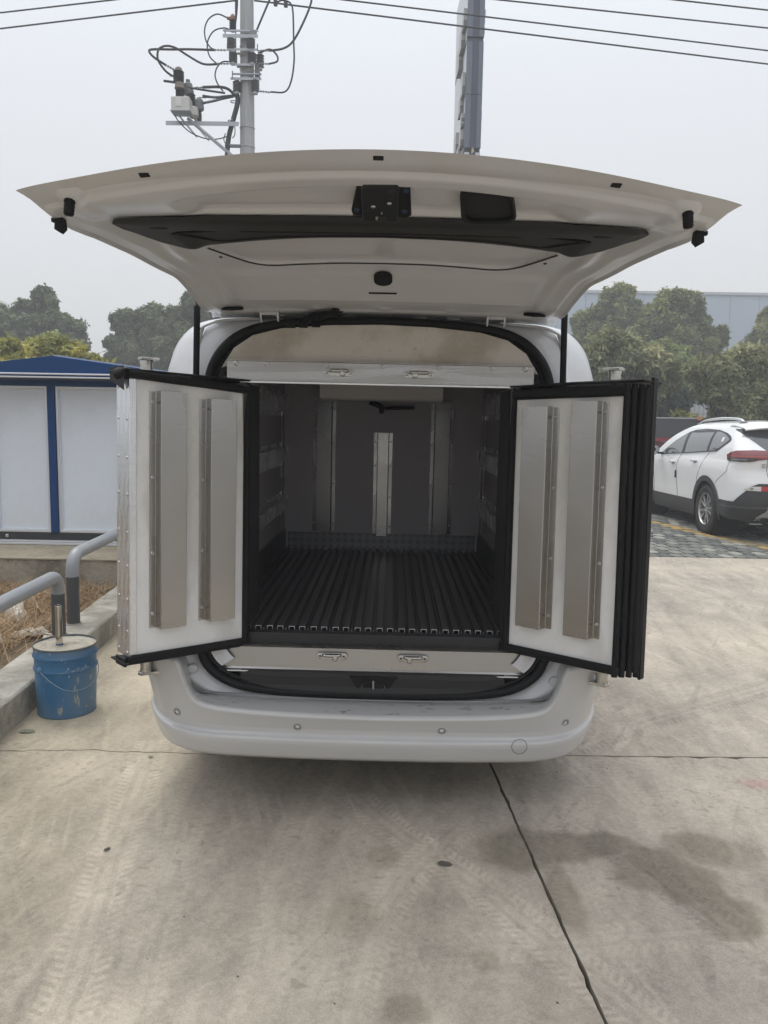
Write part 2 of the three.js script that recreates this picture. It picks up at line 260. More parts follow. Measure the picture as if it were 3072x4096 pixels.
{ // kerb wall
  const a = [-1.657, 0.5], dir = V(-0.054, 0, -1).normalize(), L = 9.5;
  const prof = [[0, 0], [0.012, 0.155], [-0.004, 0.166], [-0.235, 0.170], [-0.25, 0.155], [-0.25, -0.06], [0, -0.06]];
  const N = 90, g = patch((u, v) => { const i = v * (prof.length - 1), k = Math.min(prof.length - 2, Math.floor(i)), f = i - k, px = mix(prof[k][0], prof[k + 1][0], f), py = mix(prof[k][1], prof[k + 1][1], f), s = u * L; const n = (fbm(s * 3 + 2, k * 3 + 7, 4) - 0.5) * 0.022; return [a[0] + dir.x * s + px + n * (k < 2 ? 1 : 0.2), py + n * (py > 0.1 ? 0.7 : 0), a[1] + dir.z * s]; }, N, prof.length * 3 - 3, false, L, 0.8);
  solo('concrete_kerb', g, kerbMat, 'low rough concrete kerb wall running along the left edge of the yard', 'kerb');
}
// ---------- the van: local x right, y up, z 0 at the rear bumper, negative forward ----------
const van = thing('refrigerated_van', 'white refrigerated van with its tailgate raised and two insulated rear doors swung open', 'van', [-0.065, 0, -2.85]);
van.rotation.z = -0.005;
const sealZ = (y) => mix(-0.17, -0.35, clamp((y - 0.47) / 1.5, -0.1, 1.1));
// half outlines from bottom centre to top centre; every ring shares the same key points
const ringPts = (half) => { const c = new THREE.CatmullRomCurve3(half.map((p) => V(...p)), false, 'centripetal'); return c; };
const sealHalf = [[0, .466], [.25, .468], [.45, .479], [.58, .507], [.665, .565], [.705, .66], [.715, .95], [.712, 1.35], [.700, 1.66], [.675, 1.785], [.620, 1.866], [.54, 1.918], [.42, 1.948], [.22, 1.964], [0, 1.970]];
const rings = [
  sealHalf.map(([x, y]) => [x, y, sealZ(y) - 0.012]),
  sealHalf.map(([x, y], i) => [x + (i > 2 && i < 12 ? 0.03 : 0.01), y + (i < 4 ? -0.012 : i > 9 ? 0.022 : 0), sealZ(y) - 0.02]),
  [[0, .448, -.165], [.27, .449, -.165], [.50, .452, -.165], [.66, .470, -.163], [.745, .530, -.165], [.775, .66, -.18], [.785, .95, -.215], [.785, 1.35, -.27], [.772, 1.66, -.325], [.755, 1.80, -.36], [.735, 1.90, -.385], [.70, 1.955, -.40], [.52, 1.975, -.405], [.26, 1.985, -.405], [0, 1.988, -.405]],
  [[0, .40, -.20], [.28, .40, -.20], [.52, .40, -.20], [.70, .42, -.20], [.775, .50, -.20], [.80, .66, -.20], [.805, .95, -.235], [.802, 1.35, -.29], [.79, 1.66, -.345], [.775, 1.80, -.39], [.755, 1.90, -.43], [.715, 1.965, -.46], [.53, 1.995, -.48], [.26, 2.005, -.485], [0, 2.008, -.485]],
  [[0, .25, -.50], [.28, .25, -.50], [.56, .25, -.48], [.82, .30, -.42], [.92, .42, -.40], [.95, .66, -.385], [.95, .95, -.38], [.908, 1.35, -.41], [.918, 1.66, -.46], [.898, 1.80, -.49], [.866, 1.90, -.53], [.79, 1.975, -.57], [.56, 2.010, -.60], [.27, 2.020, -.61], [0, 2.023, -.61]],
  [[0, .25, -.95], [.28, .25, -.95], [.58, .25, -.9], [.84, .27, -.85], [.94, .36, -.8], [.962, .66, -.78], [.96, .95, -.78], [.918, 1.35, -.8], [.922, 1.66, -.82], [.902, 1.80, -.85], [.868, 1.90, -.88], [.795, 1.975, -.9], [.57, 2.015, -.95], [.28, 2.028, -.95], [0, 2.03, -.95]],
  [[0, .25, -3.3], [.28, .25, -3.3], [.58, .25, -3.3], [.82, .27, -3.2], [.895, .36, -3.2], [.918, .66, -3.2], [.926, .95, -3.2], [.915, 1.35, -3.0], [.88, 1.66, -2.85], [.855, 1.80, -2.8], [.815, 1.88, -2.75], [.74, 1.94, -2.7], [.54, 1.975, -2.65], [.26, 1.985, -2.65], [0, 1.988, -2.65]],
  [[0, .25, -4.35], [.28, .25, -4.35], [.58, .25, -4.3], [.76, .37, -4.2], [.82, .48, -4.15], [.85, .66, -4.1], [.86, .85, -4.0], [.84, .98, -3.9], [.80, 1.03, -3.85], [.74, 1.05, -3.83], [.68, 1.06, -3.82], [.6, 1.065, -3.82], [.42, 1.07, -3.82], [.2, 1.075, -3.82], [0, 1.075, -3.82]],
].map(ringPts);
const ringAt = (r, u) => { const s = u <= 0.5 ? 1 : -1, t = u <= 0.5 ? u * 2 : 2 - u * 2, p = rings[r].getPoint(clamp(t)); return [p.x * s, p.y, p.z]; };
const loft = (r0, r1, nv, nu = 200) => patch((u, v) => { const w = v * (r1 - r0) + r0, i = Math.min(r1 - 1, Math.floor(w)), f = w - i, a = ringAt(i, u), b = ringAt(i + 1, u); return [0, 1, 2].map((k) => mix(a[k], b[k], f)); }, nu, nv, false, 6, 1);
{
  const body = mesh('body_shell', mergeVertices(loft(0, 7, 42)), M.vanPaint, van);
  // pressed pads, seams and gutter details of the rear surround
  for (const [x, y] of [[-0.727, 0.557], [0.735, 0.540]]) mesh('pressed_pad', lathe([[0.0, 0.004], [0.016, 0.004], [0.0195, 0.002], [0.021, -0.012]], 28).rotateX(Math.PI / 2).translate(x, y, -0.162), M.vanPaint, body);
  for (const x of [-0.62, -0.42, -0.13, 0.02, 0.16, 0.30, 0.58]) mesh('pressed_lug', box(0.055, 0.010, 0.02, x, 1.992, -0.405, 0.004), M.vanPaint, body);
  for (const s of [-1, 1]) { mesh('gutter_fold', tube([[s * 0.752, 1.90, -.372], [s * 0.738, 1.93, -.37], [s * 0.66, 1.962, -.375], [s * 0.50, 1.974, -.382]], 0.006, 20, 6), M.vanPaint, body);
    mesh('pillar_fold', tube([[s * 0.775, 1.45, -.30], [s * 0.765, 1.70, -.345], [s * 0.75, 1.86, -.375], [s * 0.73, 1.94, -.385]], 0.007, 20, 6), M.vanPaint, body); }
}
{ // rubber weather strip round the opening
  const pts = []; for (const s of [1, -1]) { const h = sealHalf.map(([x, y]) => [x * s, y, sealZ(y) + 0.006]); if (s > 0) pts.push(...h.slice(0, -1)); else pts.push(...h.reverse().slice(0, -1)); }
  const seal = mesh('weather_strip', new THREE.TubeGeometry(new THREE.CatmullRomCurve3(pts.map((p) => V(...p)), true, 'centripetal'), 260, 0.0185, 10, true), M.rubber, van);
  const inn = pts.map(([x, y, z]) => [x * 0.972, mix(1.2, y, 0.972), z - 0.012]);
  mesh('strip_lip', new THREE.TubeGeometry(new THREE.CatmullRomCurve3(inn.map((p) => V(...p)), true, 'centripetal'), 260, 0.010, 8, true), M.rubber, seal);
}
{ // bumper
  const half = [[0, 0.0], [0.25, -0.002], [0.50, -0.014], [0.68, -0.032], [0.79, -0.066], [0.868, -0.130], [0.925, -0.225], [0.962, -0.34], [0.978, -0.50], [0.98, -0.78]];
  const plan = new THREE.CatmullRomCurve3(half.map(([x, z]) => V(x, 0, z)), false, 'centripetal');
  const top = curve([[0, .436], [.4, .442], [.56, .449], [.66, .463], [.705, .490], [.735, .55], [.755, .605], [.775, .632], [.95, .640]]);
  const innerZ = (x) => mix(-0.168, -0.24, smooth(0.70, 0.80, x));
  const prof = [[0, -0.10, .225], [1, -0.055, .235], [2, -0.022, .255], [3, -0.012, .285], [4, -0.004, .315], [5, -0.003, .330], [6, -0.006, .338], [7, -0.019, .343], [8, -0.027, .350], [9, -0.026, .370]];
  const f = (u, v) => {
    const s = u < 0.5 ? -1 : 1, t = Math.abs(u - 0.5) * 2, p = plan.getPoint(t), q = plan.getTangent(t), nx = -q.z, nz = q.x, x = p.x; // outward normal
    const rise = (1 - smooth(0.0, 0.9, t)) * 0 + 0.05 * smooth(0.25, 0.75, t); // lower edge lifts at the corners
    const yt = top(x), K = 22, k = v * K; const ts = smooth(0.32, 0.66, t), tuck = 0.012 * ts; let o, y;
    if (k <= 9) { const i = Math.min(8, Math.floor(k)), g = k - i; o = mix(prof[i][1], prof[i + 1][1], g) * (k > 5 ? 1 - 0.6 * ts : 1) - tuck; y = mix(prof[i][2], prof[i + 1][2], g) + rise * 0.7; }
    else if (k <= 15) { const g = (k - 9) / 6; y = mix(.370 + rise * 0.7, yt - 0.016, g); o = -0.026 * (1 - 0.6 * ts) + 0.018 * g - tuck * (1 - g) + 0.022 * ts * g; }
    else if (k <= 19) { const g = (k - 15) / 4 * Math.PI / 2; y = yt - 0.016 + 0.016 * Math.sin(g); o = -0.008 + 0.0376 * ts - 0.020 * (1 - Math.cos(g)); }
    else { const g = (k - 19) / 3, ox = x - (0.028 - 0.0376 * ts) * nx, oz = p.z - (0.028 - 0.0376 * ts) * nz, ix = x > 0.74 ? mix(x, 0.775, smooth(0.74, 0.80, x)) - 0.03 * smooth(0.74, 0.7, x) : x * 0.985, iz = innerZ(x); return [s * mix(ox, Math.min(ix, 0.80), g), mix(yt, x > 0.745 ? yt - 0.01 : Math.min(yt, .452) , g) + 0.004 * Math.sin(g * Math.PI), mix(oz, Math.min(oz, iz), g)]; }
    return [s * (x + o * nx), y, p.z + o * nz];
  };
  const scuff = phy(0xffffff, 0.34, { clearcoat: 0.5, clearcoatRoughness: 0.15, map: dataTex(1024, (u, v) => { // scuffs gather on the loading ledge
    const on = smooth(0.84, 0.88, v) * (1 - smooth(0.97, 1, v)), n = fbm(u * 128, v * 64, 3, 128), m = fbm(u * 16, v * 16, 3, 16); const k = on * smooth(0.62, 0.74, n) * smooth(0.35, 0.6, m) * 0.75; const d = 0.05 * fbm(u * 8, v * 8, 4, 8); const c = mix(0.52 - d, 0.14, k);
    return [lin2srgb(c), lin2srgb(c * 0.985), lin2srgb(c * 0.965)];
  }, { srgb: true }) });
  const bumper = mesh('rear_bumper', patch(f, 180, 66, true), scuff, van);
  const on = (X, Y) => { let best = null, bd = 9; for (let u = 0; u <= 1; u += 0.002) for (let v = 0.34; v < 0.72; v += 0.01) { const p = f(u, v), d = (p[0] - X) ** 2 + (p[1] - Y) ** 2; if (d < bd) { bd = d; best = [u, v, p]; } } const [u, v, p] = best, a = f(u + 0.004, v), b = f(u - 0.004, v), tx = V(a[0] - b[0], 0, a[2] - b[2]).normalize(); return { p: V(X, Y, p[2]), yaw: Math.atan2(-tx.z, tx.x) }; };
  for (const [x, y] of [[-0.768, 0.408], [-0.284, 0.382], [0.277, 0.380], [0.768, 0.402]]) {
    const { p, yaw } = on(x, y), s = part('parking_sensor', bumper); s.position.copy(p); s.position.z += 0.0015; s.rotation.order = 'YXZ'; s.rotation.y = yaw; s.rotation.x = 0.22;
    mesh('sensor_face', lathe([[0, -0.001], [0.0085, -0.001], [0.0098, -0.002]], 24).rotateX(Math.PI / 2), M.gatePaint, s);
    mesh('sensor_ring', new THREE.TorusGeometry(0.0108, 0.0011, 6, 28), M.seam, s);
    mesh('sensor_bezel', new THREE.TorusGeometry(0.016, 0.0011, 6, 28), std([0.4, 0.4, 0.4], 0.5), s);
  }
  const tow = mesh('tow_eye_cover', new THREE.TorusGeometry(0.030, 0.0011, 6, 36), M.seam, bumper); tow.position.set(0.578, 0.330, -0.010); tow.rotation.y = 0.07; tow.rotation.x = 0.02;
  mesh('bumper_seam', [tube([[-0.70, .468, -.158], [-.5, .4605, -.158], [0, .4595, -.158], [.5, .4605, -.158], [.70, .468, -.158]], 0.0022, 40, 6), tube([[-0.70, .472, -.145], [-.5, .457, -.138], [0, .455, -.13], [.5, .457, -.138], [.70, .472, -.145]], 0.0025, 40, 6)], std([0.25, 0.25, 0.25], 0.6), bumper);
  // dark floor and rear axle under the body keep the wheel well closed
  const under = mesh('underbody', box(1.64, 0.03, 3.95, 0, 0.232, -2.27, 0.012), M.charcoal, van);
  mesh('rear_axle', bar([-0.72, 0.32, -0.98], [0.72, 0.32, -0.98], 0.045, 12), M.charcoal, under);
  mesh('silencer', lathe([[0, -0.25], [0.085, -0.25], [0.1, -0.22], [0.1, 0.22], [0.085, 0.25], [0, 0.25]], 24).rotateZ(Math.PI / 2).scale(1, 0.6, 1).translate(0.35, 0.31, -0.55), std([0.12, 0.11, 0.1], 0.6, 0.6), under);
  for (const z of [-0.98, -3.55]) for (const s of [-1, 1]) {
    const w = part('wheel', van); w.position.set(s * 0.80, 0.325, z); w.rotation.y = s > 0 ? 0 : Math.PI;
    mesh('tyre', lathe([[0.20, -0.10], [0.30, -0.105], [0.32, -0.085], [0.325, 0], [0.32, 0.085], [0.30, 0.105], [0.20, 0.10]], 40).rotateZ(-Math.PI / 2), M.rubber, w);
    mesh('rim', lathe([[0.03, 0.07], [0.10, 0.06], [0.18, 0.03], [0.195, 0.09], [0.205, 0.09], [0.205, -0.09]], 32).rotateZ(-Math.PI / 2), M.bolt, w);
  }
}
// ---------- insulated box, header and sill ----------
{
  const zt = -0.300;
  const head = part('header_panel', van);
  mesh('cream_panel', (() => { const c = sealHalf.filter(([x, y]) => y > 1.75).map(([x, y]) => [x * 0.955, y - 0.016]); const pts = [[0.60, 1.785], ...c, ...c.slice().reverse().map(([x, y]) => [-x, y]), [-0.60, 1.785]]; const g = ext(pts, 0.03, 0).translate(0, 0, -0.355); return g; })(), M.cream, head);
  mesh('inner_flange', (() => { const pts = sealHalf.map(([x, y]) => [x, y, sealZ(y)]); const c = ringPts(pts); return [1, -1].map((s) => patch((u, v) => { const p = c.getPoint(mix(0.46, 1, u)); const k = 1 - 0.045 * v; return [s * p.x * k, mix(1.2, p.y, k), p.z - 0.015 - 0.05 * v]; }, 90, 2)); })(), std([0.42, 0.42, 0.43], 0.5, 0, { roughnessMap: smudge }), head);
  mesh('header_plate', box(1.235, 0.082, 0.014, 0.004, 1.757, zt + 0.006, 0.003), M.steel, head);
  mesh('plate_lip', box(1.13, 0.010, 0.022, 0.004, 1.7145, zt + 0.008, 0.003), M.alu, head);
  mesh('cream_ledge', box(1.22, 0.004, 0.03, 0.004, 1.7995, zt - 0.008), M.cream, head);
  for (const x of [-0.575, -0.452, -0.212, 0.012, 0.237, 0.453, 0.585]) mesh('rivet', lathe([[0, 0.006], [0.003, 0.006], [0.0035, 0.003], [0.005, 0.005], [0.0095, 0.004], [0.011, 0]], 14).rotateX(Math.PI / 2).translate(x, 1.787, zt + 0.013), M.bolt, head);
  pieces('tar_blot', [[-0.36, 1.943], [-0.31, 1.945], [-0.26, 1.948]].map(([x, y]) => box(0.035, 0.02, 0.006, x, y, -0.322, 0.003)), M.rubber, head);
  const keeper = (x, y, z, flip) => { // forged latch keeper: eyelet plate with a raised bridge and a hook
    const k = part('latch_keeper', van); k.position.set(x, y, z); if (flip) k.scale.x = -1;
    mesh('keeper_plate', ext(roundRect(0.126, 0.028, 0.0139), 0.005, 0.0015, [roundRect(0.008, 0.008, 0.0039, -0.048, 0), roundRect(0.008, 0.008, 0.0039, 0.048, 0)]), M.chrome, k);
    mesh('bridge', tube([[-0.034, 0.006, 0.004], [-0.030, 0.007, 0.018], [0.0, 0.007, 0.02], [0.028, 0.007, 0.018], [0.032, 0.006, 0.004]], 0.0075, 24, 10), M.chrome, k);
    mesh('hook', box(0.020, 0.022, 0.026, 0.014, -0.004, 0.015, 0.006), M.chrome, k);
    for (const s of [-1, 1]) mesh('boss', lathe([[0.0045, 0.006], [0.008, 0.0075], [0.0115, 0.005]], 18).rotateX(Math.PI / 2).translate(s * 0.048, 0, 0.001), M.chrome, k);
  };
  keeper(-0.160, 1.758, zt + 0.014, false); keeper(0.158, 1.757, zt + 0.014, true);
  keeper(-0.166, 0.614, -0.196, false); keeper(0.163, 0.612, -0.196, true);
  // sill under the box
  const sill = part('box_sill', van);
  mesh('sill_face', sheet((u, v) => { const p = [[0.648, -0.285], [0.646, -0.222], [0.640, -0.212], [0.56, -0.203], [0.553, -0.198], [0.551, -0.180], [0.547, -0.178]][Math.round(v * 6)]; return [mix(-0.685, 0.69, u), p[0], p[1]]; }, 20, 6, true, 1.4, 0.15), M.steel, sill);
  mesh('sill_back', box(1.37, 0.20, 0.02, 0, 0.55, -0.30), M.charcoal, sill);
  mesh('threshold', box(1.09, 0.045, 0.05, -0.005, 0.666, -0.285, 0.004), std([0.035, 0.035, 0.036], 0.5, 0.4), sill);
  const sx = mesh('sill_trim', sheet((u, v) => { const x = mix(-0.535, 0.535, u), e = smooth(0.40, 0.535, Math.abs(x)); const p = [[0.553, -0.192], [0.550, -0.172], [0.535, -0.163], [0.50, -0.160], [0.478, -0.150], [0.470, -0.158]][Math.round(v * 5)]; return [x, p[0] + 0.010 * e * v, p[1] - 0.01 * e]; }, 40, 5, true), M.trimPlastic, van);
  mesh('striker_recess', ext([[-0.10, 0.030], [0.10, 0.030], [0.065, -0.022], [-0.065, -0.022]], 0.004, 0.002).translate(0.005, 0.517, -0.164), M.blackPlastic, sx);
  mesh('striker_bowl', lathe([[0.05, 0.004], [0.048, 0.001], [0.03, -0.004], [0, -0.005]], 28).rotateX(Math.PI / 2).scale(1, 0.42, 1).translate(0.005, 0.503, -0.158), std([0.05, 0.05, 0.05], 0.45), sx);
  mesh('striker_pin', bar([0.005, 0.495, -0.152], [0.005, 0.53, -0.148], 0.004, 8), M.bolt, sx);
  for (const x of [-0.60, 0.61]) mesh('drain_hole', lathe([[0, 0.001], [0.010, 0.001], [0.011, -0.004]], 18).rotateX(Math.PI / 2).scale(1.2, 0.6, 1).translate(x, 0.532, -0.176), M.darkGap, sill);
  { const c = ringPts(sealHalf.map(([x, y]) => [x, y, sealZ(y)])); for (const q of [-1, 1]) mesh('sill_flange', patch((u, v) => { const p = c.getPoint(mix(0.262, 0.46, u)), k = mix(0.955, 0.88, v), yy = mix(1.2, p.y, mix(0.962, 0.915, v)); return [q * p.x * k, yy, -0.180 - 0.010 * v]; }, 70, 3), M.vanPaint, sill); }
  // jambs
  const lean = (g) => g.translate(0, -0.645, 0).rotateX(-0.045).translate(0, 0.645, 0);
  for (const s of [-1, 1]) { mesh('door_jamb', lean(box(0.095, 1.075, 0.05, s * 0.578, 1.18, -0.286, 0.004)), M.steel, van); mesh('jamb_edge', lean(box(0.006, 1.07, 0.012, s * 0.5325, 1.18, -0.256, 0.003)), M.alu, van); }
  pieces('jamb_liner', [-1, 1].map((s) => box(0.014, 1.05, 0.30, s * 0.536, 1.18, -0.42)), std([0.03, 0.03, 0.03], 0.5), van);
  // the box itself, closed on all sides but the doorway
  const Z0 = -0.33, Z1 = -2.33, zc = (Z0 + Z1) / 2, zl = Z0 - Z1;
  const inner = part('cargo_box', van);
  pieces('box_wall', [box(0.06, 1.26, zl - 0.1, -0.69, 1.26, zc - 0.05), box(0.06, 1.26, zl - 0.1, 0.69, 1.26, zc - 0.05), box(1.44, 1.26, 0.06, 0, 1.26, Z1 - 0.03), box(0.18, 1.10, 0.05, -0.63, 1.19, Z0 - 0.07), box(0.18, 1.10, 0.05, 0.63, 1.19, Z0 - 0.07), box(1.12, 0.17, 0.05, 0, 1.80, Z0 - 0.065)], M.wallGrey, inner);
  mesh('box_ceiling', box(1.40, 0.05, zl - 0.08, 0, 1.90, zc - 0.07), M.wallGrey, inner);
  mesh('box_base', box(1.30, 0.05, zl + 0.02, 0, 0.645, zc), M.charcoal, inner);
  // grooved aluminium floor planks
  const w = 0.0925, t = 0.0025, rib = (c, n) => [[c - 0.0125, 0.004], [c - 0.0125, 0.026], [c + 0.0125, 0.026], [c + 0.0125, 0.004]];
  const outer = [[-w / 2, 0], [-w / 2, 0.012], [-w / 2 + 0.002, 0.012], [-w / 2 + 0.002, 0.004], ...rib(-0.022), ...rib(0.022), [w / 2 - 0.002, 0.004], [w / 2 - 0.002, 0.018], [w / 2, 0.018], [w / 2, 0]];
  const hole = (c) => [[c - 0.010, 0.002], [c + 0.010, 0.002], [c + 0.010, 0.0235], [c - 0.010, 0.0235]];
  const plankGeo = ext(outer, 2.0, 0, [hole(-0.022), hole(0.022)]);
  const endGeo = ext(outer, 0.003, 0, [hole(-0.022), hole(0.022)]);
  for (let i = 0; i < 14; i++) { const x = -0.602 + i * 0.0926; if (Math.abs(x) > 0.62) continue; const m = mesh('floor_plank', plankGeo, M.floorAlu, inner); m.position.set(x, 0.677, -2.318); const e = mesh('plank_end', endGeo, M.alu, inner); e.position.set(x, 0.677, -0.317); }
  for (const s of [-1, 1]) { // treadplate skirting along both sides
    mesh('skirting', box(0.012, 0.16, 1.95, s * 0.652, 0.76, zc, 0.003), M.kick, inner);
    for (const [y0, y1] of [[1.61, 1.725], [1.29, 1.395], [0.985, 1.075]]) { const r = part('wall_rail', inner); mesh('rail_hat', sheet((u, v) => { const p = [[0.66, y0 - 0.022], [0.657, y0 - 0.02], [0.657, y0], [0.615, y0 + 0.006], [0.615, y1 - 0.006], [0.657, y1], [0.657, y1 + 0.02], [0.66, y1 + 0.022]][Math.round(v * 7)]; return [s * p[0], p[1], mix(-0.40, -2.16, u)]; }, 12, 7, s > 0, 1.8, 0.3), M.alu, r); mesh('rail_cap', box(0.044, y1 - y0 - 0.012, 0.004, s * 0.636, (y0 + y1) / 2, -2.16), M.steel, r);
      for (const z of [-0.7, -1.2, -1.7, -2.1]) pieces('rivet', [y0 - 0.011, y1 + 0.011].map((y) => new THREE.SphereGeometry(0.006, 8, 6).scale(0.5, 1, 1).translate(s * 0.656, y, z)), M.bolt, r); }
    pieces('corner_strip', [box(0.006, 0.9, 0.05, s * 0.656, 1.27, -2.17), box(0.004, 0.9, 0.02, s * 0.64, 1.27, -2.20)], M.steel, inner);
  }
  { const k = part('tread_plate', inner); mesh('plate', box(1.27, 0.105, 0.006, 0, 0.757, Z1 + 0.006), M.kick, k);
    const bars = []; for (let i = 0; i < 26; i++) for (let j = 0; j < 2; j++) for (let q = 0; q < 4; q++) { const sg = (i + j) % 2 ? 1 : -1; bars.push(box(0.040, 0.0045, 0.003, 0, (q - 1.5) * 0.0095, 0, 0.001).rotateZ(sg * 0.75).translate(-0.61 + i * 0.049, 0.735 + j * 0.046, Z1 + 0.0105)); } mesh('tread_pattern', bars, M.floorAlu, k).userData.kind = 'stuff'; }
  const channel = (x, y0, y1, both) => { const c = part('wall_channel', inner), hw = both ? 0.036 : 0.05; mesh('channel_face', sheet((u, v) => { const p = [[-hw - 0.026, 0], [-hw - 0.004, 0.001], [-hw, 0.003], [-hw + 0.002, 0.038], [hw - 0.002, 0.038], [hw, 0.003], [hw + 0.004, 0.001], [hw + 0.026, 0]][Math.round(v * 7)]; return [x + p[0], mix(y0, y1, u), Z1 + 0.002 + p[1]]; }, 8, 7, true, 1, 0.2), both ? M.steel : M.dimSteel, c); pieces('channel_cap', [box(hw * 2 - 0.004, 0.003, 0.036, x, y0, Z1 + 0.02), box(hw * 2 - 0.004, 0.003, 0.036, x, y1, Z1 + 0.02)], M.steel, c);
    for (const y of [y0 + 0.06, mix(y0, y1, 0.37), mix(y0, y1, 0.68), y1 - 0.06]) pieces('rivet', [-1, 1].map((s) => new THREE.SphereGeometry(0.006, 8, 6).scale(1, 1, 0.5).translate(x + s * (hw + 0.015), y, Z1 + 0.003)), M.bolt, c); };
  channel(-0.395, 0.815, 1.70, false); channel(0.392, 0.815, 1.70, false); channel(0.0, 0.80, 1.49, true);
  const ev = part('evaporator_unit', van);
  mesh('unit_case', ext([[0, 0], [0.30, 0.0], [0.315, 0.012], [0.32, 0.10], [0.30, 0.155], [0.26, 0.175], [0, 0.175]], 0.76, 0.006).rotateY(-Math.PI / 2).translate(0.365, 1.695, Z1 + 0.01), M.hvac, ev);
  mesh('air_slot', box(0.62, 0.026, 0.02, -0.02, 1.835, Z1 + 0.312, 0.004), M.darkGap, ev);
  pieces('drain_hose', [tube([[-0.09, 1.69, Z1 + 0.10], [-0.02, 1.66, Z1 + 0.08], [-0.015, 1.63, Z1 + 0.03]], 0.018, 16, 8), tube([[0.0, 1.65, Z1 + 0.05], [0.08, 1.655, Z1 + 0.06], [0.20, 1.66, Z1 + 0.04]], 0.012, 16, 8)], M.blackPlastic, ev);
}
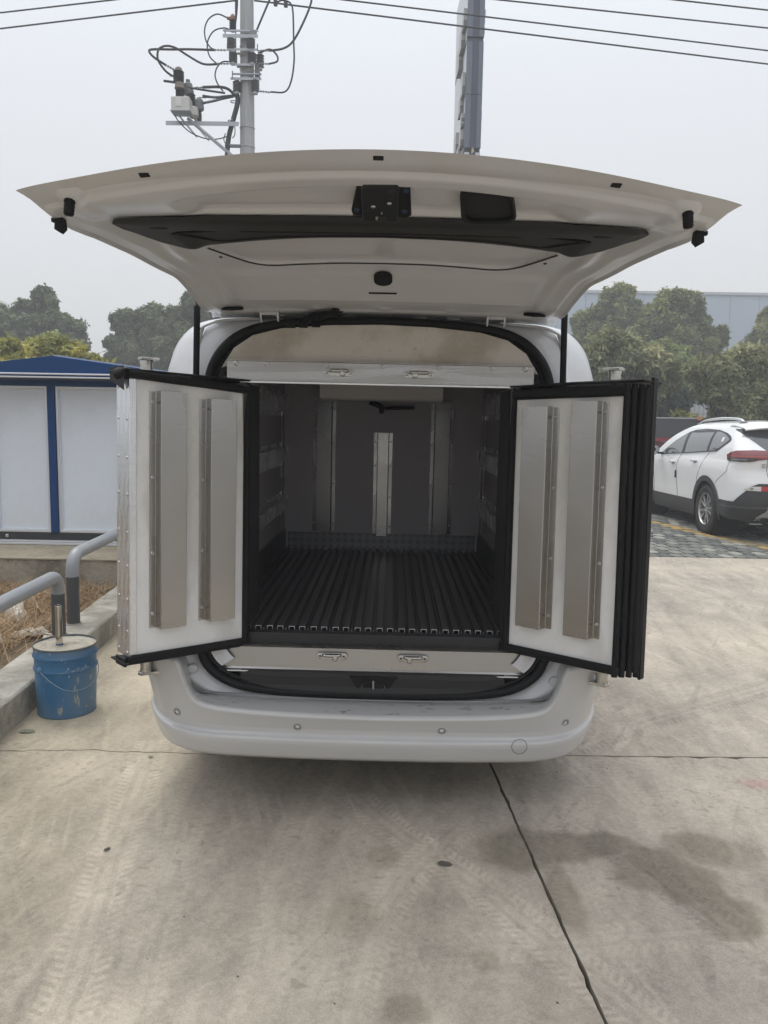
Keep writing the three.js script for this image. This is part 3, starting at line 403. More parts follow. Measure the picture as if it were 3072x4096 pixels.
// ---------- the two insulated doors ----------
function cargoDoor(s) { // s = -1 left, 1 right; local u runs from the hinge to the free edge, v up, n towards the inner face
  const d = part('cargo_door', van), T = 0.11, H = 1.055, W = 0.49;
  d.userData.label = s < 0 ? 'left insulated door with riveted aluminium edge' : 'right insulated door with ribbed rubber edge';
  d.position.set(s < 0 ? -0.530 : 0.541, 0.648, -0.245);
  const g = new THREE.Matrix4().makeBasis(V(s * 0.743, 0, 0.669), V(0, 1, 0), V(-s * 0.669, 0, 0.743));
  const tilt = new THREE.Matrix4().makeRotationX(-0.045), m = tilt.multiply(g);
  d.quaternion.setFromRotationMatrix(new THREE.Matrix4().extractRotation(s < 0 ? m.clone().scale(V(-1, 1, 1)) : m));
  const X = (u) => (s < 0 ? -u : u); // the left door mirrors the right one
  const place = (geo) => geo; // geometries below are written with X()
  const bx = (w, h, t, u, v, n, r) => box(w, h, t, X(u), v, n, r);
  mesh('outer_skin', [bx(W, H - 0.02, T - 0.012, W / 2, H / 2, -T / 2 - 0.006, 0.006)], M.vanPaint, d);
  mesh('inner_panel', bx(W - 0.012, H - 0.03, 0.012, W / 2, H / 2, -0.006, 0.003), M.insulation, d);
  const edgeSeal = (u0, u1, v, h) => bx(u1 - u0, h, 0.022, (u0 + u1) / 2, v, 0.006, 0.009);
  if (s < 0) {
    mesh('seal', [bx(0.026, H + 0.01, 0.03, 0.004, H / 2, 0.004, 0.012), tube([[X(0.0), H - 0.022, 0.006], [X(0.2), H - 0.012, 0.008], [X(0.35), H - 0.006, 0.010], [X(W + 0.012), H + 0.004, 0.006]], 0.0165, 24, 10), bx(W + 0.02, 0.030, 0.020, W / 2, 0.008, 0.008, 0.009), bx(W + 0.035, 0.008, T + 0.035, W / 2 + 0.01, H + 0.016, -T / 2, 0.003), bx(W + 0.03, 0.008, T + 0.03, W / 2 + 0.01, -0.008, -T / 2, 0.003)], M.rubber, d);
    mesh('seal_end', [tube([[X(W - 0.005), H + 0.004, -0.02], [X(W + 0.012), H + 0.006, -0.02], [X(W + 0.02), H + 0.004, -0.06]], 0.022, 10, 10), patch((u, v) => [X(W + 0.024), H + 0.03 - v * 0.09 * (1 - 0.5 * u), -u * (T + 0.02) + 0.004 * v], 4, 4), bx(0.012, 0.034, T * 0.75, W + 0.016, -0.006, -T * 0.42, 0.004)], M.rubber, d);
    const e = mesh('edge_plate', [bx(0.004, H - 0.03, T + 0.004, W + 0.0025, H / 2, -T / 2, 0.0015), bx(0.024, H - 0.03, 0.004, W - 0.009, H / 2, 0.0025, 0.0015)], M.alu, d);
    for (const v of [0.035, 0.115, 0.235, 0.36, 0.485, 0.625, 0.76, 0.90, 1.015]) for (const n of [-0.018, -T + 0.016]) mesh('rivet', new THREE.SphereGeometry(0.0058, 10, 6).scale(0.55, 1, 1).translate(X(W + 0.005), v + (n < -0.05 ? 0.0 : -0.006), n), M.bolt, e);
  } else {
    const U = W - 0.004;
    mesh('seal', [bx(0.030, H + 0.02, 0.03, 0.006, H / 2, 0.004, 0.012), bx(U + 0.03, 0.042, 0.026, U / 2, H - 0.018, 0.008, 0.012), bx(U + 0.04, 0.034, 0.022, U / 2, 0.010, 0.008, 0.010), bx(U + 0.08, 0.008, T + 0.04, U / 2 + 0.03, H + 0.014, -T / 2, 0.003), bx(0.46, 0.010, 0.02, 0.25, H + 0.03, -T - 0.01, 0.003)], M.rubber, d);
    mesh('edge_seal', [0, 1, 2, 3].map((k) => tube([[U + 0.002 + k * 0.0185, -0.012, 0.010 - k * 0.020], [U + 0.004 + k * 0.0185, 0.30, 0.011 - k * 0.020], [U + 0.001 + k * 0.0185, 0.72, 0.010 - k * 0.020], [U + 0.003 + k * 0.0185, H + 0.004, 0.010 - k * 0.020]].map(([a, b, c]) => [X(a), b, c]), 0.0118, 40, 9)), M.rubber, d);
    mesh('edge_flap', [bx(0.012, H + 0.055, 0.036, U + 0.066, H / 2 + 0.004, -0.074, 0.004), bx(0.07, H - 0.01, 0.06, U + 0.030, H / 2, -0.056, 0.01)], M.rubber, d);
  }
  // folded steel channels
  for (const [u0, u1, uf, v0, v1] of [[0.288, 0.392, 0.418, 0.115, 1.0], [0.075, 0.186, 0.214, 0.118, 0.985]]) {
    const c = part('steel_channel', d), h = 0.046;
    const pr = [[u0, 0.001], [u0, h - 0.002], [u0 + 0.002, h], [u1 - 0.003, h], [u1, h - 0.003], [u1, 0.004], [u1 + 0.002, 0.002], [uf, 0.002]];
    mesh('channel_sheet', sheet((u, v) => { const p = pr[Math.round(v * 7)]; return [X(p[0]), mix(v0, v1, u), p[1] + 0.0006 * Math.sin(u * 9 + p[0] * 30)]; }, 24, 7, s < 0, 0.9, 0.2), M.steel, c);
    pieces('channel_end', [v0, v1].map((v) => bx(u1 - u0 - 0.004, 0.002, h - 0.004, (u0 + u1) / 2, v, h / 2)), M.steel, c);
    for (const t of [0.06, 0.32, 0.64, 0.955]) mesh('rivet', lathe([[0, 0.001], [0.0025, 0.001], [0.003, 0.005], [0.006, 0.004], [0.0075, 0]], 14).rotateX(Math.PI / 2).translate(X(mix(u1, uf, 0.52)), mix(v0, v1, t), 0.002), M.bolt, c);
  }
  // lock rod on the outer face with a cam at each end
  const L = part('lock_rod', d); mesh('rod', bar([X(0.365), -0.075, -T - 0.03], [X(0.365), H + 0.07, -T - 0.03], 0.012, 14), M.chrome, L);
  pieces('rod_bracket', [0.2, 0.55, 0.9].map((v) => bx(0.06, 0.04, 0.03, 0.365, v, -T - 0.012, 0.006)), M.chrome, L);
  for (const [v, f] of [[H + 0.020, 1], [-0.100, -1]]) { // spool-like cam with two horned flanges
    const fl = (y) => ext([[-0.022, -0.016], [0.012, -0.018], [0.030, -0.026], [0.026, 0.0], [0.030, 0.022], [0.010, 0.018], [-0.020, 0.016], [-0.026, 0]], 0.007, 0.0015).rotateX(-Math.PI / 2).translate(0, y, 0);
    mesh('cam', [fl(0), fl(0.046), lathe([[0.015, 0], [0.019, 0.008], [0.016, 0.026], [0.019, 0.044], [0.015, 0.052]], 18).scale(1.1, 1, 0.9)].map((q) => (s < 0 ? q : q.rotateY(Math.PI)).scale(1.3, 1.15, 1.3).translate(X(0.365), v, -T - 0.03)), M.chrome, L);
  }
  return d;
}
cargoDoor(-1); cargoDoor(1);
// ---------- raised tailgate ----------
{
  const gate = part('tailgate', van); gate.position.x = 0.012;
  const hw = curve([[-0.44, .706], [-0.30, .682], [-0.16, .676], [0.0, .700], [0.20, .734], [0.45, .748], [0.70, .762], [0.85, .776], [0.97, .784], [1.03, .784], [1.10, .765], [1.15, .74]]);
  const yc = curve([[-0.44, 1.992], [-0.36, 2.002], [-0.28, 2.010], [-0.20, 2.020], [-0.13, 2.036], [-0.06, 2.064], [0.02, 2.092], [0.08, 2.108], [0.16, 2.112], [0.30, 2.112], [0.46, 2.110], [0.56, 2.106], [0.76, 2.098], [0.85, 2.094], [0.98, 2.098], [1.09, 2.110], [1.15, 2.132]]);
  const lip = (u) => 1.145 - 0.095 * u * u - 0.02 * u ** 6;
  const bulge = (lz) => mix(0.012, 0.066, smooth(0.70, 1.05, lz));
  const along = (u, lz) => lz + (0.095 * u * u + 0.02 * u ** 6) * smooth(0.78, 1.03, lz);
  const under = (u, lz) => { // underside height at u = x / half width
    const a = Math.abs(u), x = a * hw(lz); let y = yc(along(u, lz)) - bulge(lz) * u * u - 0.042 * smooth(0.90, 1.0, a) * (1 - smooth(0.72, 1.0, lz)) * smooth(-0.4, -0.1, lz);
    const sz = seamZ(x); y += 0.014 * smooth(sz - 0.004, sz + 0.012, lz) * (1 - smooth(0.62, 0.66, lz)) * (1 - smooth(0.54, 0.60, x)); // blank window sheet set back behind the frame
    y -= 0.020 * smooth(0.845, 0.875, a) * smooth(-0.3, -0.1, lz) * (1 - smooth(0.30, 0.55, lz)) * (1 - smooth(0.945, 0.965, a)); // side frame members
    y -= 0.009 * smooth(-0.175, -0.160, lz) * (1 - smooth(0.0, 0.05, lz)) * (1 - smooth(0.78, 0.86, a)); y += 0.006 * smooth(0.965, 0.975, a) * (1 - smooth(0.80, 1.0, lz));
    y += 0.016 * smooth(0.77, 0.79, lz) * (1 - smooth(0.985, 1.02, lz + 0.16 * a * a)) * (1 - smooth(0.56, 0.66, a)); y += 0.008 * smooth(1.06, 1.075, lz + 0.09 * a * a); // dished lower panel
    y -= 0.008 * smooth(0.10, 0.05, Math.abs(x - 0.0)) * smooth(0.82, 0.86, lz) * (1 - smooth(0.98, 1.0, lz));
    y -= 0.010 * (1 - smooth(0.02, 0.05, Math.abs(a - 0.90))) * smooth(0.80, 0.9, lz) * (1 - smooth(1.0, 1.06, lz)); // bump stop swellings
    y += 0.006 * Math.exp(-(((lz + 0.335) / 0.012) ** 2)) * (1 - smooth(0.85, 0.9, a)) - 0.006 * Math.exp(-(((lz + 0.305) / 0.012) ** 2)) * (1 - smooth(0.85, 0.9, a));
    for (const lx of [-0.26, 0.0, 0.27]) y -= 0.007 * Math.exp(-(((u * hw(lz) - lx) / 0.025) ** 2 + ((lz + 0.27) / 0.022) ** 2));
    return y;
  };
  const seamZ = curve([[0, .090], [.15, .086], [.30, .070], [.40, .062], [.47, .095], [.52, .19], [.56, .30]]);
  const inner = (u, v) => { const a = u * 2 - 1, lz = mix(-0.44, lip(a), v); return [a * hw(lz), under(a, lz), lz]; };
  const at = (x, lz, off = 0) => { const u = x / hw(lz); return [x, under(u, lz) - off, lz]; };
  mesh('inner_skin', patch(inner, 190, 200, true, 1.5, 1.6), M.gatePaint, gate);
  const outer = (u, v) => { const a = u * 2 - 1, lz = mix(-0.46, lip(a) + 0.006, v), e = Math.abs(a), flare = 0.030 * Math.exp(-(((lz - 1.045) / 0.03) ** 2)); const thick = 0.055 * (1 - e ** 8) * smooth(1.0, 0.7, v) + 0.0045 + 0.05 * smooth(0.06, 0.2, v) * (1 - smooth(0.3, 0.9, v)) * (1 - e ** 4); return [a * (hw(lz) + 0.012 + flare), yc(along(a, lz)) - bulge(lz) * a * a + thick - 0.050 * smooth(0.9, 1, e) * (1 - smooth(0.72, 1.0, lz)) * smooth(-0.4, -0.1, lz), lz]; };
  mesh('outer_skin', patch(outer, 150, 100, false, 1.5, 1.6), M.vanPaint, gate);
  const rim = (uu, vv) => { const k = uu * 3, s = Math.min(2, Math.floor(k)), f = k - s; return s === 0 ? [0, f] : s === 1 ? [f, 1] : [1, 1 - f]; };
  mesh('hem', patch((u, v) => { const [a, b] = rim(u); const p = inner(a, b), q = outer(a, b); return [0, 1, 2].map((i) => mix(p[i], q[i], v)); }, 300, 2, false, 4, 0.05), M.vanPaint, gate);
  // dark trim panel over the middle of the gate
  const tHi = curve([[0, .775], [.35, .775], [.6, .780], [.68, .772], [.712, .735]]), tLo = curve([[0, .475], [.20, .455], [.36, .410], [.48, .362], [.555, .335], [.60, .345], [.645, .45], [.685, .60], [.712, .715]]);
  const tOn = (u, v, off) => { const x = mix(-0.711, 0.711, u), a = Math.abs(x), lz = mix(tLo(a), tHi(a), v); const e = Math.min(1, Math.min(v, 1 - v) * 8, (0.711 - a) * 25); return at(x, lz, off * (0.25 + 0.75 * Math.sqrt(Math.max(0, e)))); };
  const trim = mesh('trim_panel', patch((u, v) => tOn(u, v, 0.020), 140, 26, true, 1.4, 0.4), M.trimPlastic, gate);
  const ridge = (pts, r = 0.0035) => tube(pts.map(([x, lz]) => at(x, lz, 0.0205)), r, 60, 6, false, 0.3);
  mesh('panel_groove', [ridge([[-0.585, .62], [-0.575, .60], [-0.50, .455], [-0.44, .46], [-0.30, .515], [0, .545], [0.30, .515], [0.44, .46], [0.50, .455], [0.575, .60], [0.585, .62]]), ridge([[-0.58, .615], [-0.42, .612], [-0.40, .60], [-0.36, .59], [0, .585], [0.36, .59], [0.40, .60], [0.42, .612], [0.58, .615]]), ridge([[-0.42, .612], [-0.2, .622], [0.2, .622], [0.42, .612]], 0.002)], M.blackPlastic, trim);
  for (const x of [-0.60, 0.60]) mesh('trim_clip', lathe([[0, 0.003], [0.016, 0.002], [0.018, 0]], 18).scale(1.6, 1, 0.7).rotateX(Math.PI).translate(...at(x, .70, 0.0195)), M.blackPlastic, trim);
  // seam line of the blanked window
  mesh('window_seam', tube(Array.from({ length: 41 }, (_, i) => { const x = mix(-0.56, 0.56, i / 40); return at(x, seamZ(Math.abs(x)) + 0.001, 0.0005); }), 0.0028, 120, 6), M.seam, gate);
  // latch
  const latch = part('tailgate_latch', gate); { const [x, y, z] = at(0.005, 0.952, 0.010); latch.position.set(x, y, z); latch.rotation.x = Math.PI / 2 - 0.30; latch.scale.set(0.96, 0.80, 0.6); }
  // local: x right, y towards the hinge -> drawn as seen from below with y up meaning towards the lip
  const P = (pts) => pts;
  mesh('latch_base', ext(P([[-0.070, -0.085], [-0.074, -0.06], [-0.058, 0.055], [-0.046, 0.07], [0.060, 0.075], [0.072, 0.06], [0.078, -0.075], [0.068, -0.09], [0.02, -0.088]]).reverse(), 0.010, 0.003), M.blackPlastic, latch);
  mesh('latch_body', ext(P([[-0.046, -0.09], [-0.046, 0.07], [-0.040, 0.092], [0.040, 0.096], [0.046, 0.08], [0.042, -0.09], [0.016, -0.094], [0.010, -0.06], [-0.004, -0.06], [-0.008, -0.092]]).reverse(), 0.026, 0.004), std([0.010, 0.010, 0.011], 0.4), latch);
  for (const [x, y] of [[-0.018, -0.012], [0.022, 0.006]]) mesh('pin', lathe([[0, 0.033], [0.0052, 0.033], [0.0062, 0.028]], 16).rotateX(Math.PI / 2).translate(x, y, 0.0), M.bolt, latch);
  pieces('catch', [box(0.006, 0.02, 0.006, -0.010, -0.075, 0.028, 0.002), box(0.004, 0.012, 0.006, 0.003, -0.045, 0.030, 0.001)], M.bolt, latch);
  pieces('blue_daub', [[0.062, 0.05], [0.060, -0.055], [-0.060, -0.05]].map(([x, y]) => box(0.012, 0.018, 0.003, x, y, 0.0125, 0.001)), std([0.01, 0.03, 0.08], 0.6), latch);
  { // stamped lines of tiny lettering on the latch, too small to read
    const cv = document.createElement('canvas'); cv.width = 128; cv.height = 64; const c = cv.getContext('2d'); c.fillStyle = '#121213'; c.fillRect(0, 0, 128, 64); c.fillStyle = '#77777a'; for (let l = 0; l < 4; l++) for (let k = 0; k < 9; k++) if ((k * 7 + l * 3) % 5) c.fillRect(6 + k * 13, 8 + l * 14, 8, 6);
    const tx = new THREE.CanvasTexture(cv); tx.colorSpace = THREE.SRGBColorSpace; mesh('stamp', new THREE.PlaneGeometry(0.020, 0.018).translate(0.026, 0.068, 0.0306), std(0xffffff, 0.5, 0, { map: tx }), latch); }
  // grab recess
  const grab = part('grab_handle', gate); { const [x, y, z] = at(0.262, 0.918, 0.010); grab.position.set(x, y, z); grab.rotation.x = Math.PI / 2 - 0.30; grab.rotation.z = 0; grab.rotation.y = 0.03; }
  const lipShape = roundRect(0.136, 0.138, 0.034, 0, 0, 6).map(([x, y]) => [x * (1 - 0.5 * (y + 0.07)) - 0.22 * y + (x < 0 ? 0.06 * y : 0), y]);
  mesh('recess_rim', ext(lipShape, 0.012, 0.004, [lipShape.map(([x, y]) => [x * 0.86, y * 0.84]).reverse()]), M.blackPlastic, grab);
  mesh('recess_cup', ext(lipShape.map(([x, y]) => [x * 0.9, y * 0.88]), 0.003, 0).translate(0, 0, 0.001), M.darkGap, grab);
  // slots, holes and blanking plugs
  for (const x of [-0.515, 0.002, 0.525]) mesh('drain_slot', box(0.024, 0.006, 0.016, 0, 0, 0, 0.003).rotateX(-0.35).rotateZ(-x * 0.22).translate(...at(x, lip(x / .75) - 0.020, 0.001)), M.darkGap, gate);
  mesh('access_plug', ext(roundRect(0.066, 0.092, 0.032), 0.004, 0.0015).rotateX(Math.PI / 2 - 0.35).translate(...at(0.0, 0.004, 0.000)), M.blackPlastic, gate);
  mesh('lamp_slit', box(0.105, 0.004, 0.010, 0, 0, 0, 0.002).rotateX(-0.3).translate(...at(-0.002, -0.092, 0.001)), M.blackPlastic, gate);
  for (const x of [-0.60, 0.597]) { const g = ext([[-0.048, 0], [-0.032, 0.028], [0.010, 0.034], [0.048, 0.004], [0.030, -0.030], [-0.014, -0.034]].map(([a, b]) => [x < 0 ? a : -a, b]), 0.006, 0.003).rotateX(Math.PI / 2 + 0.25); const p = mesh('blanking_plug', g.translate(...at(x, -0.255, 0.000)), M.blackPlastic, gate); const q = at(x, -0.255, 0.009); mesh('plug_mark', box(0.03, 0.002, 0.02, 0, 0, 0, 0.001).rotateX(0.25).translate(...q), std([0.03, 0.03, 0.03], 0.4), p); }
  for (const x of [-0.545, 0.545]) mesh('pin_hole', lathe([[0, 0.001], [0.009, 0.001], [0.010, -0.002]], 14).rotateX(Math.PI).scale(0.6, 1, 1).translate(...at(x, .18, 0.001)), M.darkGap, gate);
  for (const s of [-1, 1]) {
    const b = part('bump_stop', gate); { const [x, y, z] = at(s * 0.712, 1.005, 0); b.position.set(x, y + 0.004, z); b.rotation.z = s * 0.10; b.scale.setScalar(0.78); }
    mesh('stop_body', lathe([[0, -0.046], [0.012, -0.045], [0.0155, -0.038], [0.0145, -0.032], [0.016, -0.028], [0.0145, -0.023], [0.016, -0.018], [0.0145, -0.013], [0.016, -0.008], [0.018, 0.002]], 22), M.rubber, b);
    const k = part('side_guide', gate); k.position.set(s * 0.780, 2.040, 0.89); k.scale.setScalar(0.68);
    mesh('guide_block', ext([[-0.012, 0.01], [0.016, 0.01], [0.020, -0.03], [0.004, -0.046], [-0.016, -0.034]].map(([x, y]) => [-s * x, y]), 0.03, 0.003), M.blackPlastic, k);
    mesh('guide_ear', box(0.016, 0.016, 0.02, s * 0.022, 0.0, 0.015, 0.004), M.blackPlastic, k);
    // hinges
    const h = part('gate_hinge', gate), hx = s < 0 ? -0.460 : 0.452;
    mesh('hinge_plate', ext(roundRect(0.118, 0.026, 0.008), 0.006, 0.002).rotateX(-0.5).translate(hx, 2.008, -0.325), M.vanPaint, h);
    for (const t of [-1, 1]) { mesh('hinge_arm', tube([[hx + t * 0.034, 2.004, -0.318], [hx + t * 0.034, 1.985, -0.315], [hx + t * 0.034, 1.955, -0.335], [hx + t * 0.030, 1.945, -0.355]], 0.005, 14, 7), M.trimAlu, h); mesh('bolt', lathe([[0, 0.010], [0.007, 0.010], [0.008, 0.002], [0.011, 0.001]], 6).rotateX(Math.PI / 2 - 0.5).translate(hx + t * 0.046, 2.008, -0.318), M.bolt, h); }
    mesh('hinge_link', box(0.066, 0.014, 0.006, hx, 1.990, -0.318, 0.002), M.vanPaint, h);
    // gas struts with their ball brackets
    const g = part('gas_strut', van), sx = s * 0.728;
    mesh('strut_tube', bar([sx, 2.006, -0.275], [sx + s * 0.022, 1.36, -0.31], 0.0128, 16), M.blackPlastic, g);
    mesh('strut_rod', bar([sx - s * 0.001, 2.04, -0.273], [sx, 2.0, -0.275], 0.0068, 12), M.charcoal, g);
    mesh('ball_socket', new THREE.SphereGeometry(0.0125, 16, 12).translate(sx - s * 0.001, 2.045, -0.272), M.blackPlastic, g);
    mesh('bracket_tab', box(0.056, 0.014, 0.032, s * 0.704, 2.036, -0.276, 0.004), M.blackPlastic, g);
    mesh('strut_bracket', ext([[0.0, 0.0], [0.012, -0.012], [0.028, 0.008], [0.030, 0.030], [0.004, 0.052], [-0.028, 0.085], [-0.036, 0.080], [-0.010, 0.045]].map(([x, y]) => [-s * x, y]), 0.02, 0.003).translate(sx - s * 0.004, 2.022, -0.285), M.blackPlastic, g);
  }
  const hose = part('cable_boot', van);
  mesh('grommet', lathe([[0, 0.008], [0.026, 0.006], [0.030, -0.004]], 24).rotateX(Math.PI / 2 + 0.5).scale(1.1, 0.7, 1).translate(-0.178, 2.008, -0.305), M.rubber, hose);
  mesh('corrugated_boot', [tube([[-0.178, 2.006, -0.295], [-0.182, 1.990, -0.275], [-0.215, 1.982, -0.275], [-0.27, 1.975, -0.29], [-0.312, 1.960, -0.33]], 0.0155, 30, 10), ...Array.from({ length: 9 }, (_, i) => new THREE.TorusGeometry(0.0155, 0.0028, 6, 14).rotateY(Math.PI / 2).rotateZ(0.15).translate(-0.215 - i * 0.008, 1.982 - i * 0.001, -0.276 - i * 0.0014))], M.rubber, hose);
}
// ---------- left side: kiosk on its plinth, pipes, bucket, litter, dry grass ----------
{
  const g = ext([[0, -0.3], [0, 0.345], [0.012, 0.362], [0.60, 0.46], [0.60, 0.475], [3.2, 0.475], [3.2, -0.3]], 6.4, 0); // (depth, height) profile
  const p = thing('concrete_plinth', 'stained concrete plinth with a sloping pale coping under the blue and white kiosk', 'plinth');
  const T = (geo) => geo.rotateY(Math.PI / 2); // profile x -> -z
  mesh('plinth_wall', T(ext([[0, -0.3], [0, 0.35], [0.6, 0.35], [0.6, -0.3]], 6.4, 0)).translate(-8.3, 0, -6.42), plinthMat, p);
  mesh('coping', T(ext([[-0.012, 0.352], [-0.012, 0.362], [0.56, 0.383], [0.62, 0.383], [0.62, 0.352]], 4.6, 0.004)).translate(-6.52, 0, -6.42), copingMat, p);
  mesh('coping_slab', T(ext([[-0.012, 0.352], [-0.012, 0.358], [0.56, 0.380], [0.62, 0.380], [0.62, 0.352]], 1.75, 0.004)).translate(-8.3, 0, -6.42), plinthMat, p);
  mesh('plinth_top', box(6.4, 0.30, 2.4, -5.1, 0.232, -8.25), plinthMat, p);
}
{
  const X0 = -4.22, X1 = -1.72, Zf = -7.0, W = X1 - X0, cx = (X0 + X1) / 2, D = 1.7;
  const k = thing('equipment_kiosk', 'low kiosk of white panels in blue frames under a shallow blue gable roof', 'kiosk', [cx, 0.385, Zf]);
  const b = (w, h, d, x, y, z, r) => box(w, h, d, x, y, z, r);
  pieces('base_rail', [b(W + 0.1, 0.022, 0.05, 0, 0.011, 0.02, 0.004), b(W + 0.06, 0.016, 0.04, 0, 0.032, 0.012, 0.003)], M.trimAlu, k);
  mesh('dark_base', b(W, 0.072, D, 0, 0.072, -D / 2, 0.004), M.charcoal, k);
  mesh('base_bolt', [b(0.03, 0.03, 0.02, -3.55 - cx + 0.02, 0.075, 0.008, 0.008)], M.bolt, k);
  mesh('kiosk_body', b(W - 0.06, 1.43, D - 0.06, 0, 0.82, -D / 2 - 0.02), M.bluePaint, k);
  mesh('head_beam', b(W, 0.085, 0.05, 0, 1.488, -0.01, 0.004), M.bluePaint, k);
  const posts = [X0 + 0.035, -3.663, -3.087, -2.415, X1 - 0.035];
  for (const x of posts) mesh('blue_post', b(0.068, 1.335, 0.05, x - cx, 0.778, -0.012, 0.003), M.bluePaint, k);
  for (let i = 0; i < 4; i++) { // framed panels, each with a double bead
    const a = posts[i] + 0.034 - cx, c = posts[i + 1] - 0.034 - cx, w = c - a, x = (a + c) / 2, q = part('white_panel', k);
    const frame = (w2, h2, t, d, z) => ext([[-w2 / 2, -h2 / 2], [w2 / 2, -h2 / 2], [w2 / 2, h2 / 2], [-w2 / 2, h2 / 2]], d, 0.003, [[[-w2 / 2 + t, -h2 / 2 + t], [-w2 / 2 + t, h2 / 2 - t], [w2 / 2 - t, h2 / 2 - t], [w2 / 2 - t, -h2 / 2 + t]]]).translate(x, 0.776, z);
    mesh('panel_sheet', b(w - 0.01, 1.325, 0.02, x, 0.776, -0.045), M.panel, q);
    mesh('panel_frame', frame(w - 0.006, 1.334, 0.022, 0.022, -0.03), M.trimAlu, q);
    mesh('panel_bead', frame(w - 0.048, 1.29, 0.010, 0.012, -0.032), M.panel, q);
  }
  const roof = mesh('roof', ext([[-W / 2 - 0.14, 0], [W / 2 + 0.14, 0], [0, 0.175]], D + 0.34, 0.004).translate(0, 1.523, -D - 0.12), M.bluePaint, k);
  pieces('eaves_trim', [b(W + 0.29, 0.016, 0.02, 0, 1.539, 0.236, 0.006), b(W + 0.29, 0.016, 0.02, 0, 1.511, 0.230, 0.006)], M.trimAlu, roof);
  mesh('eaves_gap', b(W + 0.28, 0.014, 0.02, 0, 1.525, 0.222), M.bluePaint, roof);
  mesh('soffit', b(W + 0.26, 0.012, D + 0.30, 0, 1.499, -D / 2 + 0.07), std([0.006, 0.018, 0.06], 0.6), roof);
  mesh('verge_trim', beam([0, 0.1845 + 1.519, 0.16], [W / 2 + 0.145, 0.008 + 1.521, 0.16], 0.03, 0.012), std([0.35, 0.42, 0.55], 0.4), roof);
}
{ // two grey pipe hoops standing on the kerb
  const pipe = (pts, seg) => { const c = new THREE.CurvePath(); for (let i = 0; i < pts.length; i++) { const [kind, ...p] = pts[i]; if (kind === 'l') c.add(new THREE.LineCurve3(V(...p[0]), V(...p[1]))); else c.add(new THREE.QuadraticBezierCurve3(V(...p[0]), V(...p[1]), V(...p[2]))); } return new THREE.TubeGeometry(c, seg, 0.042, 18); };
  const x = -2.105, y0 = 0.15;
  const a = thing('pipe_rail', 'grey steel pipe rail bending down to the kerb, its bar coming towards the camera', 'pipe rail', [x, 0, -4.78]);
  mesh('rail_post', pipe([['l', [0, y0, 0], [0, 0.445, 0]]], 2), M.pipePost, a); mesh('rail_post', pipe([['l', [0.074, y0, 2.0], [0.074, 0.445, 2.0]]], 2), M.pipePost, a);
  mesh('rail_pipe', pipe([['l', [0, 0.4452, 0], [0, 0.455, 0]], ['q', [0, 0.455, 0], [0, 0.56, 0], [0.004, 0.56, 0.105]], ['l', [0.004, 0.56, 0.105], [0.07, 0.56, 1.9]], ['q', [0.07, 0.56, 1.9], [0.074, 0.56, 2.0], [0.074, 0.455, 2.0]], ['l', [0.074, 0.455, 2.0], [0.074, 0.4452, 2.0]]], 120), M.pipe, a);
  mesh('foot_grout', lathe([[0.062, 0], [0.052, 0.012], [0.043, 0.016]], 18).translate(0, 0.165, 0), kerbMat, a);
  const b = thing('pipe_rail', 'grey steel pipe rail behind the bucket, its bar running away behind the left van door', 'pipe rail', [x - 0.022, 0, -5.06]);
  mesh('rail_post', pipe([['l', [0, y0, 0], [0, 0.50, 0]]], 2), M.pipePost, b); mesh('rail_post', pipe([['l', [-0.095, y0, -2.0], [-0.095, 0.50, -2.0]]], 2), M.pipePost, b);
  mesh('rail_pipe', pipe([['l', [0, 0.5002, 0], [0, 0.505, 0]], ['q', [0, 0.505, 0], [0, 0.635, 0], [-0.006, 0.64, -0.13]], ['l', [-0.006, 0.64, -0.13], [-0.09, 0.64, -1.9]], ['q', [-0.09, 0.64, -1.9], [-0.095, 0.64, -2.0], [-0.095, 0.53, -2.0]], ['l', [-0.095, 0.53, -2.0], [-0.095, 0.5002, -2.0]]], 120), M.pipe, b);
  mesh('weld_ring', new THREE.TorusGeometry(0.0425, 0.002, 6, 20).rotateX(Math.PI / 2).translate(0, 0.50, 0), M.pipe, b);
  mesh('foot_grout', lathe([[0.062, 0], [0.052, 0.012], [0.043, 0.016]], 18).translate(0, 0.165, 0), kerbMat, b);
}
